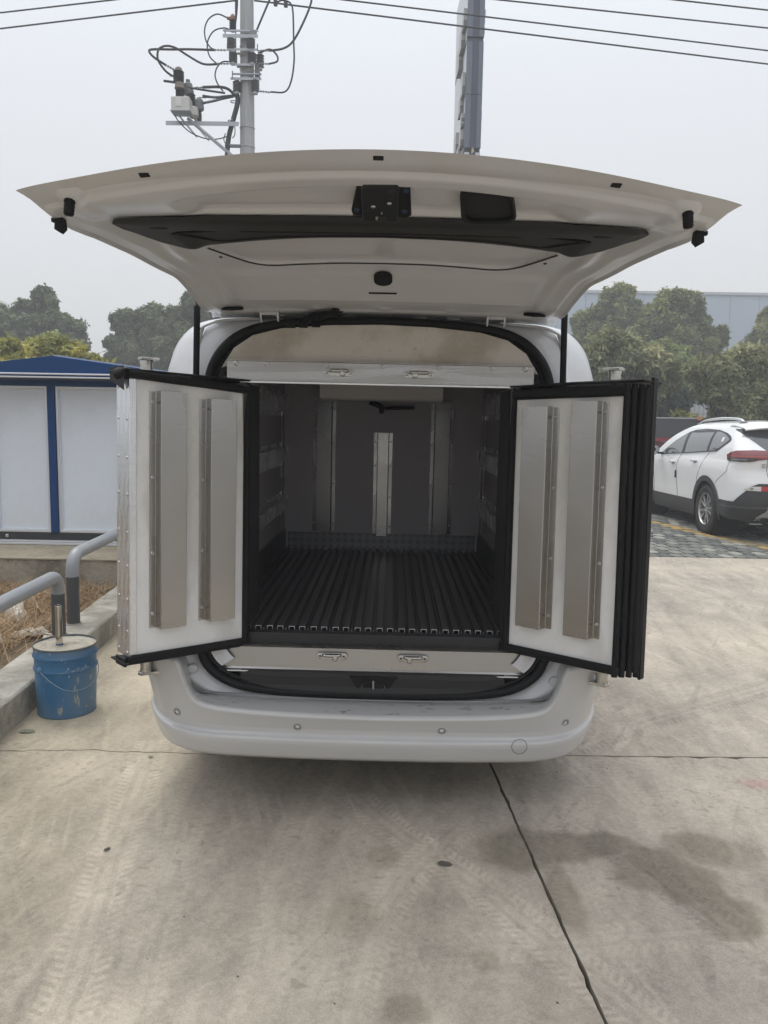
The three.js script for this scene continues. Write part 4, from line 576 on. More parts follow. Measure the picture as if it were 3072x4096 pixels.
{ // blue paint bucket with a dented lid of set mortar
  const blue = dataTex(512, (u, v) => { const n = fbm(u * 16, v * 8, 4, 16), s = fbm(u * 64 + 3, v * 32, 3, 64), chip = smooth(0.68, 0.76, s) * smooth(0.42, 0.62, n), dust = smooth(0.35, 0.8, fbm(u * 4, v * 4 + 9, 4, 4)) * 0.5 + 0.5 * smooth(0.12, 0.0, v);
    const rust = (1 - smooth(0.015, 0.03, Math.hypot((u - 0.345) * 1.6, v - 0.63))) * smooth(0.3, 0.6, s); let c = [0.028, 0.125, 0.26]; c = c.map((a, i) => mix(a, [0.22, 0.30, 0.37][i], dust * 0.85)); c = c.map((a, i) => mix(a, [0.40, 0.37, 0.28][i], chip * 0.75)); c = c.map((a, i) => mix(a, [0.30, 0.07, 0.02][i], rust)); return c.map(lin2srgb); }, { srgb: true });
  const t = thing('paint_bucket', 'dented blue metal paint bucket full of set mortar standing by the kerb', 'bucket', [-1.718, 0, -3.97]);
  const prof = [[0, 0.002], [0.136, 0.002], [0.146, 0.0], [0.148, 0.006], [0.147, 0.012], [0.151, 0.12], [0.154, 0.245], [0.1605, 0.256], [0.1615, 0.264], [0.1545, 0.276], [0.155, 0.318], [0.1625, 0.330], [0.1630, 0.338], [0.156, 0.348], [0.158, 0.385]];
  const body = lathe(prof, 64); { const p = body.attributes.position; for (let i = 0; i < p.count; i++) { const a = Math.atan2(p.getZ(i), p.getX(i)), y = p.getY(i), k = 1 + 0.010 * (fbm(a * 1.2 + 20, y * 6 + 3, 3) - 0.5) - 0.012 * Math.exp(-(((a - 1.9) / 0.3) ** 2) - ((y - 0.2) / 0.08) ** 2); p.setX(i, p.getX(i) * k); p.setZ(i, p.getZ(i) * k); } body.computeVertexNormals(); }
  t.scale.y = 0.955;
  mesh('bucket_wall', body, phy(0xffffff, 0.5, { map: blue, clearcoat: 0.1, clearcoatRoughness: 0.4 }), t);
  mesh('rim', new THREE.TorusGeometry(0.160, 0.0045, 8, 64).rotateX(Math.PI / 2).translate(0, 0.385, 0), roughConcrete([0.26, 0.24, 0.19], [0.13, 0.12, 0.10], 33, 0.2), t);
  mesh('mortar_fill', patch((u, v) => { const a = u * Math.PI * 2, r = v * 0.157; return [r * Math.cos(a), 0.379 + (fbm(r * Math.cos(a) * 30 + 9, r * Math.sin(a) * 30 + 9, 3) - 0.5) * 0.008, r * Math.sin(a)]; }, 48, 14, false, 0.4, 0.2), roughConcrete([0.46, 0.42, 0.34], [0.30, 0.275, 0.22], 44, 0.25), t);
  const h = mesh('wire_handle', tube([[-0.078, 0.268, 0.136], [-0.058, 0.255, 0.152], [0.0, 0.215, 0.172], [0.07, 0.175, 0.168], [0.135, 0.165, 0.115], [0.168, 0.19, 0.03], [0.166, 0.23, -0.02], [0.158, 0.26, -0.04]], 0.0024, 40, 6), std([0.20, 0.27, 0.33], 0.5, 0.4), t);
  mesh('handle_ear', [lathe([[0, 0.012], [0.008, 0.012], [0.016, 0.004], [0.018, 0]], 18).rotateX(Math.PI / 2).rotateY(-0.5).translate(-0.078, 0.272, 0.134)], phy(0xffffff, 0.5, { map: blue }), t);
  const tb = thing('steel_tube', 'short polished steel tube standing upright in the mortar of the blue bucket', 'tube', [-1.742, 0.358, -3.955]);
  mesh('tube_wall', lathe([[0.0175, -0.03], [0.0175, 0.215], [0.0165, 0.216], [0.0155, 0.215], [0.0155, -0.03]], 28), std([0.60, 0.57, 0.52], 0.13, 1), tb);
  mesh('blue_collar', lathe([[0.0185, 0], [0.0195, 0.006], [0.018, 0.012]], 24), std([0.03, 0.10, 0.22], 0.5), tb);
}
{ // pale cement rags and lumps on the dry grass
  const ragMat = std([0.80, 0.77, 0.70], 0.85, 0, { map: dirtMap([0.95, 0.93, 0.9], [0.5, 0.42, 0.3], 0.5, 0.3, 7) });
  const rag = (label, x, z, w, d, h, yaw, seed, round) => { const g = patch((u, v) => { const a = u * 2 - 1, b = v * 2 - 1, r = Math.hypot(a, b), e = 1 - smooth(round ? 0.55 : 0.75, 1.05, Math.max(Math.abs(a), Math.abs(b)) * 0.5 + r * 0.5), n = fbm(a * 2.2 + seed, b * 2.2 + seed, 4), f = fbm(a * 5 + seed * 2, b * 5, 3); return [a * w / 2 * (0.85 + 0.5 * (n - 0.5)) + (f - 0.5) * w * 0.12, h * (0.15 + e * (0.35 + 1.1 * n * f * 2)) - 0.01, b * d / 2 * (0.9 + 0.5 * (f - 0.5))]; }, 34, 26); const m = solo('cement_rag', g, ragMat, label, 'rag', null); m.position.set(x, 0.118, z); m.rotation.y = yaw; };
  rag('crumpled pale rag on the dry grass just left of the nearest pipe rail post', -2.56, -4.72, 0.21, 0.17, 0.06, 0.2, 3);
  rag('long pale cement rag on the dry grass behind the nearest pipe rail post', -2.40, -4.98, 0.26, 0.09, 0.035, 0.5, 9);
  rag('grey lumpy cement rag lying nearest the left picture edge beside the kerb', -2.68, -4.43, 0.24, 0.20, 0.07, -0.3, 15);
  rag('flat whitish scrap on the soil at the very left beside the kerb', -2.62, -4.20, 0.20, 0.09, 0.03, 0.25, 22);
  rag('pinkish rounded lump of old mortar in the dry grass farthest from the kerb', -2.66, -5.35, 0.17, 0.13, 0.09, 0.0, 31, true);
  rag('small white chip beside the foot of the nearest pipe rail', -2.22, -4.86, 0.09, 0.05, 0.025, 0.0, 37, true);
}
{ // dry straw-coloured grass: nobody could count the blades
  const r = rng(77), blade = patch((u, v) => [(v - 0.5) * 0.0045 * (1 - u * 0.85), 0.12 * Math.sin(u * 2.2) * 0.6, u], 5, 1), N = 30000;
  const inst = new THREE.InstancedMesh(blade, std([1, 1, 1], 0.8), N), o = new THREE.Object3D(), c = new THREE.Color();
  const kx = (z) => -1.876 - 0.054 * (-z - 3.564) - 0.25;
  let n = 0; while (n < N) {
    const z = mix(-6.42, -3.4, r()), x = kx(z) - Math.pow(r(), 0.9) * 2.6; const bare = fbm(x * 2 + 9, z * 2 + 4, 3); const bareNear = smooth(-4.5, -4.0, z);
    if (r() < bareNear * 1.1 || (bare < 0.38 && r() < 0.6) || (x > -2.33 && z > -4.9)) { if (r() < 0.95) continue; }
    const L = 0.10 + 0.22 * r() * r() + (r() > 0.96 ? 0.15 : 0); o.position.set(x, 0.085 + r() * 0.04, z); o.rotation.set(-0.25 - 0.55 * r() * r(), r() * Math.PI * 2, (r() - 0.5) * 1.2, 'YXZ'); o.scale.set(1, L, L); o.updateMatrix(); inst.setMatrixAt(n, o.matrix);
    const t = r(), k = 0.45 + 0.75 * r(); c.setRGB(mix(0.33, 0.52, t) * k, mix(0.205, 0.37, t) * k, mix(0.10, 0.21, t) * k); inst.setColorAt(n, c); n++;
  }
  inst.name = 'dry_grass'; inst.castShadow = inst.receiveShadow = true; scene.add(inst); tag(inst, 'dry straw-coloured grass lying flat between the kerb and the plinth', 'grass', null, 'stuff');
}
// small things on the yard
{
  const leaf = (label, x, z, yaw, s, col, name = 'fallen_leaf', cat = 'leaf') => { const g = patch((u, v) => { const t = u * 2 - 1, w = (1 - t * t) * (0.9 + 0.2 * Math.sin(u * 9)); return [t * 0.5 * s, 0.004 + 0.10 * s * (0.4 + 0.6 * Math.abs(v - 0.5)) * (0.5 + 0.5 * Math.sin(u * 3 + v * 2)), (v - 0.5) * 0.55 * s * w]; }, 12, 6); const m = solo(name, g, std(col, 0.8), label, cat); m.position.set(x, 0, z); m.rotation.y = yaw; };
  leaf('curled grey brown leaf on the concrete in front of the van', 0.215, -2.585, -0.2, 0.056, [0.085, 0.078, 0.060]);
  leaf('tiny dark leaf scrap on the concrete left of the tyre marks', -1.01, -2.63, 0.9, 0.03, [0.05, 0.045, 0.04]);
  leaf('grey green leaf on the concrete at the foot of the kerb', -1.79, -3.66, 0.1, 0.08, [0.16, 0.165, 0.12]);
  leaf('dark speck of a leaf on the concrete just before the crack left of the van', -1.09, -3.40, 0.4, 0.022, [0.06, 0.05, 0.045]);
  const r = rng(3), peb = []; for (let i = 0; i < 90; i++) { const x = mix(-1.85, 1.9, r()), z = mix(-4.6, -1.9, r()), s = 0.0012 + 0.0022 * r() * r(); peb.push(new THREE.IcosahedronGeometry(s, 0).scale(1, 0.7, 1.2).rotateY(r() * 6).translate(x, s * 0.5, z)); }
  const gm = solo('grit', peb, std([0.10, 0.09, 0.08], 0.9), 'scattered specks of grit over the concrete yard', 'grit'); gm.userData.kind = 'stuff';
}
// ---------- white SUV parked on the pavers: local z 0 at the rear axle, negative forward, left side at negative x ----------
{
  const car = thing('parked_suv', 'white sport utility vehicle with roof rails parked on the pavers beyond the right van door', 'car', [5.545, 0, -11.36]);
  car.rotation.y = 0.6 * rad;
  const lv = (pts) => curve(pts);
  const w = lv([[.18, .83], [.30, .885], [.45, .905], [.62, .915], [.80, .925], [.95, .930], [1.05, .922], [1.12, .905], [1.20, .890], [1.30, .868], [1.42, .825], [1.52, .765], [1.58, .715], [1.63, .60], [1.655, .42], [1.665, .20]]);
  const zr = lv([[.18, .70], [.30, .83], [.45, .93], [.60, .965], [.80, .965], [.90, .945], [1.0, .93], [1.15, .955], [1.22, .925], [1.30, .86], [1.42, .76], [1.52, .68], [1.58, .66], [1.63, .52], [1.655, .34], [1.665, .1]]);
  const zf = lv([[.18, -3.35], [.30, -3.55], [.50, -3.64], [.80, -3.62], [.90, -3.5], [.98, -3.1], [1.04, -2.6], [1.10, -2.25], [1.20, -2.02], [1.32, -1.78], [1.44, -1.50], [1.52, -1.27], [1.58, -1.02], [1.63, -.72], [1.655, -.45], [1.665, -.2]]);
  const cr = lv([[.18, .3], [.5, .26], [.8, .26], [1.0, .24], [1.15, .22], [1.3, .20], [1.5, .16], [1.6, .14], [1.665, .08]]);
  // Q(y, a): a runs along the left side rearwards from z = 0, round the corner, then across the back
  const Q = (y, a, off = 0) => {
    const W = w(y), Z = zr(y), r = Math.min(cr(y), W * 0.9), s = Z - r, L = r * Math.PI / 2;
    let x, z, nx, nz;
    if (a <= s) { x = -W; z = a; nx = -1; nz = 0; const t = smooth(-2.3, -3.7, a); x *= 1 - 0.16 * t * t; }
    else if (a <= s + L) { const t = (a - s) / r; x = -W + r * (1 - Math.cos(t)); z = s + r * Math.sin(t); nx = -Math.cos(t); nz = Math.sin(t); }
    else { x = -W + r + (a - s - L); z = Z; nx = 0; nz = 1; z += 0.035 * (1 - (x / W) ** 2); z -= 0.035 * (1 - ((-W + r) / W) ** 2); }
    return [x + nx * off, y, z + nz * off];
  };
  const aC = (y) => zr(y) - cr(y) + cr(y) * Math.PI / 2 + w(y) - cr(y); // rear middle
  const flip = (g) => { const p = g.attributes.position; for (let i = 0; i < p.count; i++) p.setX(i, -p.getX(i)); if (g.index) { const ix = g.index.array; for (let i = 0; i < ix.length; i += 3) { const t = ix[i]; ix[i] = ix[i + 1]; ix[i + 1] = t; } } g.computeVertexNormals(); return g; };
  const both = (mk) => join([mk(), flip(mk())]);
  const archY = (z) => { let y = 0.16; for (const c of [0, -2.68]) { const d = Math.abs(z - c); if (d < 0.425) y = Math.max(y, 0.375 + Math.sqrt(0.425 * 0.425 - d * d)); } return y; };
  const ys = []; for (let i = 0; i <= 70; i++) ys.push(mix(0, 1, i / 70));
  const skin = () => patch((u, v) => { // v from the arch edge up to the roof
    const yRef = 1.0, aF = zf(yRef), t = u; let y = v, k;
    const top = 1.665; const A = (yy) => mix(zf(yy), aC(yy), t);
    // bottom follows the wheel arch where the side is flat
    const a0 = A(0.5); const yb = a0 < 0.62 ? archY(a0) : 0.40;
    y = mix(Math.max(0.40, yb), top, Math.pow(v, 0.8)); return Q(y, A(y)); }, 260, 80);
  mesh('body', both(skin), M.suvPaint, car);
  mesh('roof_cap', patch((u, v) => { const x = mix(-1, 1, u), z = mix(-0.35, 0.2, v); return [x * 0.22, 1.666 + 0.01 * (1 - x * x), z]; }, 8, 8, true), M.suvPaint, car);
  mesh('nose', patch((u, v) => { const y = mix(0.20, 1.06, v), q = Q(y, zf(y)), x = mix(-1, 1, u); return [x * q[0], y, zf(y) - 0.12 * (1 - x * x)]; }, 12, 20), M.suvPaint, car);
  mesh('windscreen', patch((u, v) => { const y = mix(1.08, 1.56, v), q = Q(y, zf(y)), x = mix(-1, 1, u); return [x * q[0] * 0.97, y, zf(y) - 0.10 * (1 - x * x) - 0.004]; }, 12, 16), M.glass, car);
  // cladding: sills, arches, lower rear
  const strip = (lo, hi, off, nu = 60, nv = 8) => { const l = table(lo), h = table(hi), a0 = Math.max(lo[0][0], hi[0][0]), a1 = Math.min(lo[lo.length - 1][0], hi[hi.length - 1][0]); return () => patch((u, v) => { const a = mix(a0, a1, u); return Q(mix(l(a), h(a), v), a, off); }, nu, nv); };
  const plastic = std([0.045, 0.045, 0.046], 0.55);
  mesh('sill_cladding', both(strip([[-2.28, .19], [-0.42, .22]], [[-2.28, .44], [-0.42, .46]], 0.008)), plastic, car);
  const rearLo = [[0.40, .42], [0.50, .34], [0.62, .31], [1.0, .28], [2.2, .28]], rearHi = [[0.40, .54], [0.50, .56], [0.84, .56], [1.07, .78], [1.16, .815], [2.2, .815]];
  const rc = mesh('rear_cladding', both(strip(rearLo, rearHi, 0.010, 90, 14)), plastic, car);
  mesh('bumper_shelf', both(strip([[0.55, .475], [2.2, .475]], [[0.55, .50], [2.2, .50]], 0.030, 60, 2)), std([0.10, 0.10, 0.10], 0.45), rc);
  mesh('skid_plate', both(strip([[1.05, .33], [1.30, .30], [2.2, .30]], [[1.05, .345], [1.32, .48], [2.2, .49]], 0.026, 50, 6)), std([0.50, 0.49, 0.47], 0.4, 0.5), rc);
  mesh('skid_edge', both(strip([[1.26, .478], [1.34, .485], [2.2, .487]], [[1.26, .495], [1.34, .515], [2.2, .517]], 0.034, 40, 3)), M.trimAlu, rc);
  for (const s of [-1, 1]) {
    const ex = mesh('exhaust_tip', lathe([[0.055, 0.0], [0.058, 0.004], [0.055, 0.06], [0.05, 0.10]], 24).rotateX(-Math.PI / 2).scale(1.3, 0.8, 1).translate(s * 0.50, 0.31, 0.965), M.chrome, car);
    mesh('pipe_bore', new THREE.CircleGeometry(0.05, 24).scale(1.3, 0.8, 1).translate(s * 0.50, 0.31, 0.945), M.darkGap, ex);
    const fl = (mk) => (s < 0 ? mk() : flip(mk()));
    const rf = mesh('rear_reflector', fl(strip([[0.98, .728], [1.18, .716], [1.62, .716]], [[0.98, .732], [1.08, .776], [1.62, .776]], 0.016, 30, 4)), phy([0.45, 0.012, 0.018], 0.2, { clearcoat: 1 }), car);
    mesh('reversing_lens', fl(strip([[0.975, .726], [1.18, .714], [1.19, .714]], [[0.975, .734], [1.08, .778], [1.19, .778]], 0.019, 16, 4)), phy([0.62, 0.60, 0.57], 0.12, { clearcoat: 1 }), rf);
    mesh('bulb_shadow', fl(strip([[1.05, .732], [1.09, .732]], [[1.05, .76], [1.09, .76]], 0.021, 4, 3)), std([0.28, 0.22, 0.16], 0.4), rf);
    const tl = mesh('tail_lamp', fl(strip([[0.60, 1.180], [0.66, 1.115], [1.0, 1.105], [1.10, 1.125], [1.22, 1.14], [1.24, 1.14]], [[0.60, 1.19], [0.68, 1.222], [0.80, 1.252], [1.0, 1.265], [1.24, 1.255]], 0.014, 44, 8)), phy([0.17, 0.010, 0.014], 0.12, { clearcoat: 1, clearcoatRoughness: 0.03 }), car);
    mesh('lamp_glow', fl(strip([[0.72, 1.168], [1.22, 1.166]], [[0.72, 1.186], [1.22, 1.184]], 0.017, 24, 2)), phy([0.34, 0.03, 0.02], 0.2, { clearcoat: 1 }), tl);
    mesh('lamp_smoked', fl(strip([[0.625, 1.152], [0.66, 1.112], [1.0, 1.102], [1.10, 1.120]], [[0.625, 1.158], [0.70, 1.160], [1.10, 1.158]], 0.018, 30, 4)), phy([0.05, 0.03, 0.032], 0.1, { clearcoat: 1 }), tl);
    mesh('lamp_reflector', fl(strip([[0.78, 1.122], [0.98, 1.120]], [[0.78, 1.142], [0.98, 1.142]], 0.021, 16, 2)), std([0.25, 0.23, 0.23], 0.3, 0.6), tl);
    mesh('tail_lamp', fl(strip([[1.255, 1.148], [1.5, 1.160], [1.75, 1.18]], [[1.255, 1.252], [1.5, 1.245], [1.75, 1.22]], 0.014, 24, 6)), phy([0.17, 0.010, 0.014], 0.12, { clearcoat: 1 }), car);
    // side windows in their black surround
    const surround = mesh('window_frame', fl(strip([[-1.92, 1.085], [-1.0, 1.135], [0.22, 1.215], [0.50, 1.345], [0.56, 1.385]], [[-1.92, 1.10], [-1.72, 1.20], [-1.42, 1.335], [-1.08, 1.455], [-0.85, 1.515], [-0.45, 1.535], [0.0, 1.525], [0.32, 1.485], [0.50, 1.44], [0.56, 1.395]], 0.006, 90, 14)), std([0.02, 0.02, 0.021], 0.35), car);
    const pane = (lo, hi) => mesh('side_window', fl(strip(lo, hi, 0.009, 30, 12)), M.glass, car);
    pane([[-1.84, 1.102], [-1.02, 1.15]], [[-1.84, 1.108], [-1.66, 1.215], [-1.38, 1.338], [-1.08, 1.438], [-1.02, 1.455]]);
    pane([[-0.92, 1.158], [-0.10, 1.212]], [[-0.92, 1.487], [-0.80, 1.502], [-0.45, 1.518], [-0.10, 1.512]]);
    pane([[-0.03, 1.220], [0.20, 1.232], [0.46, 1.355], [0.51, 1.385]], [[-0.03, 1.508], [0.14, 1.49], [0.30, 1.462], [0.44, 1.425], [0.51, 1.392]]);
    mesh('door_pillar', fl(strip([[-1.02, 1.145], [-0.92, 1.150]], [[-1.02, 1.475], [-0.92, 1.50]], 0.011, 6, 8)), std([0.028, 0.028, 0.03], 0.3), car);
    mesh('window_strip', fl(strip([[-1.90, 1.078], [-1.0, 1.126], [0.22, 1.204]], [[-1.90, 1.087], [-1.0, 1.136], [0.22, 1.214]], 0.013, 40, 2)), M.trimAlu, surround);
    if (s < 0) mesh('paper_label', fl(strip([[0.27, 1.36], [0.35, 1.365]], [[0.27, 1.42], [0.35, 1.425]], 0.0105, 3, 3)), std([0.7, 0.7, 0.68], 0.7), car);
    // door gaps, creases, handles
    const line = (pts, r2 = 0.0035) => { const g = tube(pts.map(([a, y]) => Q(y, a, 0.0005)), r2, 60, 5, false, 0.4); return s < 0 ? g : flip(g); };
    mesh('door_gap', line([[-1.02, 1.13], [-1.10, 1.04], [-1.14, 0.95], [-1.15, 0.75], [-1.10, 0.5], [-1.12, 0.45]]), M.seam, car);
    mesh('door_gap', line([[0.02, 1.205], [-0.10, 1.12], [-0.20, 1.0], [-0.32, 0.83], [-0.36, 0.68]]), M.seam, car);
    mesh('door_gap', line([[-2.18, 1.07], [-2.2, 0.8], [-2.15, 0.46]]), M.seam, car);
    mesh('filler_gap', line([[0.72, 1.11], [0.68, 1.02], [0.66, 0.96], [0.42, 0.84], [0.33, 0.78]]), M.seam, car);
    mesh('hatch_gap', line([[1.18, 1.35], [1.20, 1.28], [1.245, 1.255], [1.248, 1.14], [1.245, 1.0], [1.29, 0.87], [1.32, 0.815]]), M.darkGap, car);
    for (const [a, y] of [[-1.30, 0.995], [-0.44, 1.055]]) { const h = part('door_handle', car), q = Q(y, a, 0); h.position.set(-s * q[0] * -1 * -1, q[1], q[2]); h.position.x = s < 0 ? q[0] : -q[0];
      mesh('handle_grip', new RoundedBoxGeometry(0.030, 0.030, 0.20, 3, 0.014).rotateX(-0.05).translate(s * 0.022, 0, 0), M.suvPaint, h); mesh('handle_pocket', new THREE.SphereGeometry(0.04, 16, 10).scale(0.15, 0.9, 1.6).translate(s * 0.003, -0.01, 0), std([0.42, 0.42, 0.42], 0.4), h); mesh('key_cap', new THREE.SphereGeometry(0.012, 10, 8).scale(0.5, 1, 1).translate(s * 0.036, -0.004, -0.07), M.seam, h); }
    if (s < 0) { const q = Q(0.80, -1.17, 0.006); mesh('door_protector', box(0.02, 0.12, 0.05, q[0], 0.80, q[2], 0.005), std([0.03, 0.03, 0.027], 0.6), car); }
    // door mirror
    const mr = part('door_mirror', car); mr.position.set(s * 0.93, 1.13, -1.86);
    mesh('mirror_shell', new THREE.SphereGeometry(0.5, 24, 16).scale(0.24, 0.19, 0.14).translate(s * 0.15, 0.04, -0.02), M.blackPlastic, mr); mesh('mirror_cap', new THREE.SphereGeometry(0.5, 24, 16, 0, Math.PI * 2, 0, Math.PI).scale(0.232, 0.182, 0.13).translate(s * 0.15, 0.042, -0.035), M.suvPaint, mr); mesh('mirror_glass', new THREE.CircleGeometry(0.5, 28).scale(0.19, 0.145, 1).translate(s * 0.15, 0.04, 0.046), std([0.7, 0.73, 0.76], 0.04, 1), mr); mesh('mirror_foot', box(0.10, 0.035, 0.06, s * 0.02, -0.02, 0, 0.012), M.blackPlastic, mr);
    // roof rail
    mesh('roof_rail', tube([[s * 0.640, 1.590, -1.10], [s * 0.625, 1.655, -0.85], [s * 0.610, 1.690, -0.4], [s * 0.600, 1.690, 0.0], [s * 0.600, 1.672, 0.28], [s * 0.604, 1.610, 0.46]], 0.019, 50, 10).scale(1, 1, 1), M.trimAlu, car);
    pieces('rail_foot', [box(0.05, 0.045, 0.16, s * 0.606, 1.632, 0.38, 0.014), box(0.045, 0.04, 0.14, s * 0.638, 1.60, -1.02, 0.012)], std([0.28, 0.28, 0.29], 0.4, 0.5), car);
    // arch trims, wheels
    for (const c of [0, -2.68]) {
      const trim = patch((u, v) => { const t = mix(-0.28, Math.PI + 0.22, u), r2 = mix(0.402, 0.482, v), z = c + r2 * Math.cos(t), y = 0.375 + r2 * Math.sin(t), q = Q(Math.max(y, 0.2), Math.min(z, 0.62), 0.012); return [s < 0 ? q[0] : -q[0], y, z]; }, 48, 4);
      mesh('arch_trim', trim, plastic, car);
      mesh('wheel_well', join([new THREE.CylinderGeometry(0.425, 0.425, 0.34, 32, 1, true).rotateZ(Math.PI / 2).translate(s * 0.735, 0.375, c), new THREE.CircleGeometry(0.42, 32).rotateY(Math.PI / 2).translate(s * 0.57, 0.375, c)]), M.darkGap, car);
      const wl = part('wheel', car); wl.position.set(s * 0.80, 0.365, c); if (s > 0) wl.rotation.y = Math.PI; wl.rotation.x = 0.12;
      // local: outer face towards -x
      const ty = [[0.232, 0.10], [0.255, 0.112], [0.30, 0.120], [0.335, 0.112], [0.350, 0.095], [0.3635, 0.07]]; const grooves = []; for (const g of [0.062, 0.028, -0.006, -0.040, -0.072]) grooves.push([0.3655, g + 0.012], [0.3655, g + 0.004], [0.357, g + 0.003], [0.357, g - 0.003], [0.3655, g - 0.004]);
      const tyre = mesh('tyre', lathe([...ty, ...grooves, ...ty.map(([r2, y]) => [r2, -y]).reverse()], 64).rotateZ(Math.PI / 2).scale(1, 1, 1), std([0.020, 0.020, 0.021], 0.75), wl);
      const lug = []; for (let i = 0; i < 54; i++) for (const e of [0.094, -0.094]) lug.push(box(0.038, 0.008, 0.010).rotateZ(e > 0 ? -0.5 : 0.5).translate(-e, 0.3535, 0).rotateX(i / 54 * Math.PI * 2)); mesh('tread_block', lug, tyre.material, tyre).userData.kind = 'stuff';
      const rim = mesh('rim', join([lathe([[0.235, 0.112], [0.228, 0.115], [0.222, 0.100], [0.215, 0.06], [0.21, -0.10]], 48).rotateZ(Math.PI / 2), lathe([[0.0, 0.088], [0.030, 0.086], [0.036, 0.078], [0.050, 0.06], [0.06, 0.05]], 28).rotateZ(Math.PI / 2)]), M.bolt, wl);
      mesh('brake_disc', lathe([[0.02, 0.02], [0.16, 0.02], [0.165, 0.01], [0.165, 0]], 32).rotateZ(Math.PI / 2), std([0.10, 0.10, 0.10], 0.5, 0.7), rim); mesh('hub_back', new THREE.CircleGeometry(0.22, 32).rotateY(-Math.PI / 2).translate(0.03, 0, 0), M.darkGap, rim);
      for (let i = 0; i < 10; i++) { const tw = (i % 2 ? 1 : -1) * 0.11, sp = ext([[-0.010, 0.035], [-0.012, 0.09], [-0.024, 0.125], [-0.015, 0.15], [-0.016, 0.226], [0.018, 0.226], [0.015, 0.15], [0.020, 0.125], [0.010, 0.09], [0.010, 0.035]], 0.02, 0.003); sp.rotateY(-Math.PI / 2).translate(-0.072, 0, 0); sp.rotateX((Math.floor(i / 2) * 72 + 90) * rad + tw * 2.2); mesh('spoke', sp, std([0.50, 0.50, 0.50], 0.3, 0.9), rim); }
      for (let i = 0; i < 5; i++) mesh('wheel_nut', cyl(0.009, 0.008, 0.02, 0, 0, 0, 6).rotateZ(Math.PI / 2).translate(-0.072, 0.048 * Math.cos(i * 1.2566 + 0.6), 0.048 * Math.sin(i * 1.2566 + 0.6)), M.bolt, rim);
    }
  }
  // hatch: spoiler, rear window, badge
  mesh('spoiler', (() => patch((u, v) => { const x = mix(-0.74, 0.74, u), e = 1 - 0.35 * (x / 0.74) ** 2 * 0.5, p = [[1.652, 0.30], [1.640, 0.55], [1.612, 0.80], [1.590, 0.845], [1.572, 0.83], [1.560, 0.72], [1.535, 0.64]][Math.round(v * 6)]; return [x, p[0] - 0.055 * (x / 0.74) ** 2, p[1] - 0.10 * (x / 0.74) ** 2]; }, 24, 6))(), M.suvPaint, car);
  mesh('rear_window', both(strip([[1.14, 1.50], [1.18, 1.425], [1.27, 1.345], [1.6, 1.27], [2.2, 1.25]], [[1.14, 1.53], [2.2, 1.545]], 0.006, 50, 12)), phy([0.055, 0.055, 0.062], 0.05, { clearcoat: 1 }), car);
  {
    // chrome letters of the model badge: only its first strokes are inside the picture
    const bars = [[0, .022, .05], [0, 0, .05], [0, -.022, .05], [.075, .022, .045], [.075, 0, .045], [.075, -.022, .045]].map(([x, y, l]) => box(l, 0.009, 0.006, -0.56 + x, 1.055 + y, 0.955, 0.002)); mesh('chrome_lettering', bars, std([0.30, 0.30, 0.30], 0.3, 0.9), car); }
  mesh('underbody', box(1.55, 0.10, 4.0, 0, 0.30, -1.45, 0.03), M.darkGap, car);
  mesh('rear_axle', bar([-0.7, 0.33, 0], [0.7, 0.33, 0], 0.05, 10), M.charcoal, car);
  mesh('silencer', lathe([[0, -0.3], [0.09, -0.3], [0.10, -0.26], [0.10, 0.26], [0.09, 0.3], [0, 0.3]], 20).rotateZ(Math.PI / 2).scale(1, 0.7, 1).translate(0, 0.27, 0.55), M.charcoal, car);
  mesh('heat_shield', box(0.2, 0.03, 0.12, -0.42, 0.22, 0.52, 0.01), M.bolt, car);
}
// ---------- flatbed truck seen past the SUV's bonnet ----------
{
  const t = thing('flatbed_truck', 'dark grey truck body above a dark red bed parked beyond the white SUV', 'truck', [5.6, 0, -20.3]);
  const grey = std([0.055, 0.056, 0.060], 0.6, 0, { roughnessMap: reshade(smudge, 2) }), red = std([0.26, 0.028, 0.038], 0.55);
  mesh('grey_body', ext([[-3.2, 1.12], [2.42, 1.28], [2.42, 1.765], [-3.2, 1.745]], 2.0, 0.01).translate(0, 0, -2.0), grey, t);
  mesh('top_rail', beam([-3.2, 1.758, 0.01], [2.36, 1.775, 0.01], 0.05, 0.03), std([0.45, 0.45, 0.45], 0.5), t);
  mesh('amber_marker', box(0.11, 0.10, 0.05, 2.38, 1.77, 0.02, 0.012), phy([0.52, 0.20, 0.08], 0.35), t);
  const bed = mesh('red_bed', box(5.6, 0.12, 2.1, -0.4, 0.66, -1.0, 0.01), red, t);
  mesh('bed_rail', beam([-3.2, 1.09, 0.02], [2.4, 1.235, 0.02], 0.05, 0.09), red, t);
  mesh('bed_board', box(5.6, 0.42, 0.02, -0.4, 0.93, -0.05), std([0.17, 0.020, 0.028], 0.6), t);
  for (let i = 0; i < 9; i++) mesh('bed_post', box(0.07, 0.50, 0.05, -3.1 + i * 0.67, 0.92, 0.0, 0.006), red, t);
  for (const x of [-2.2, 1.2]) for (const z of [-0.3, -1.7]) { const wl = part('wheel', t); wl.position.set(x, 0.44, z); mesh('tyre', lathe([[0.22, -0.11], [0.40, -0.12], [0.44, -0.09], [0.44, 0.09], [0.40, 0.12], [0.22, 0.11]], 28).rotateX(Math.PI / 2), M.rubber, wl); mesh('rim', lathe([[0, 0.06], [0.1, 0.08], [0.2, 0.03], [0.23, 0.10]], 24).rotateX(Math.PI / 2), std([0.16, 0.018, 0.026], 0.5), wl); }
}
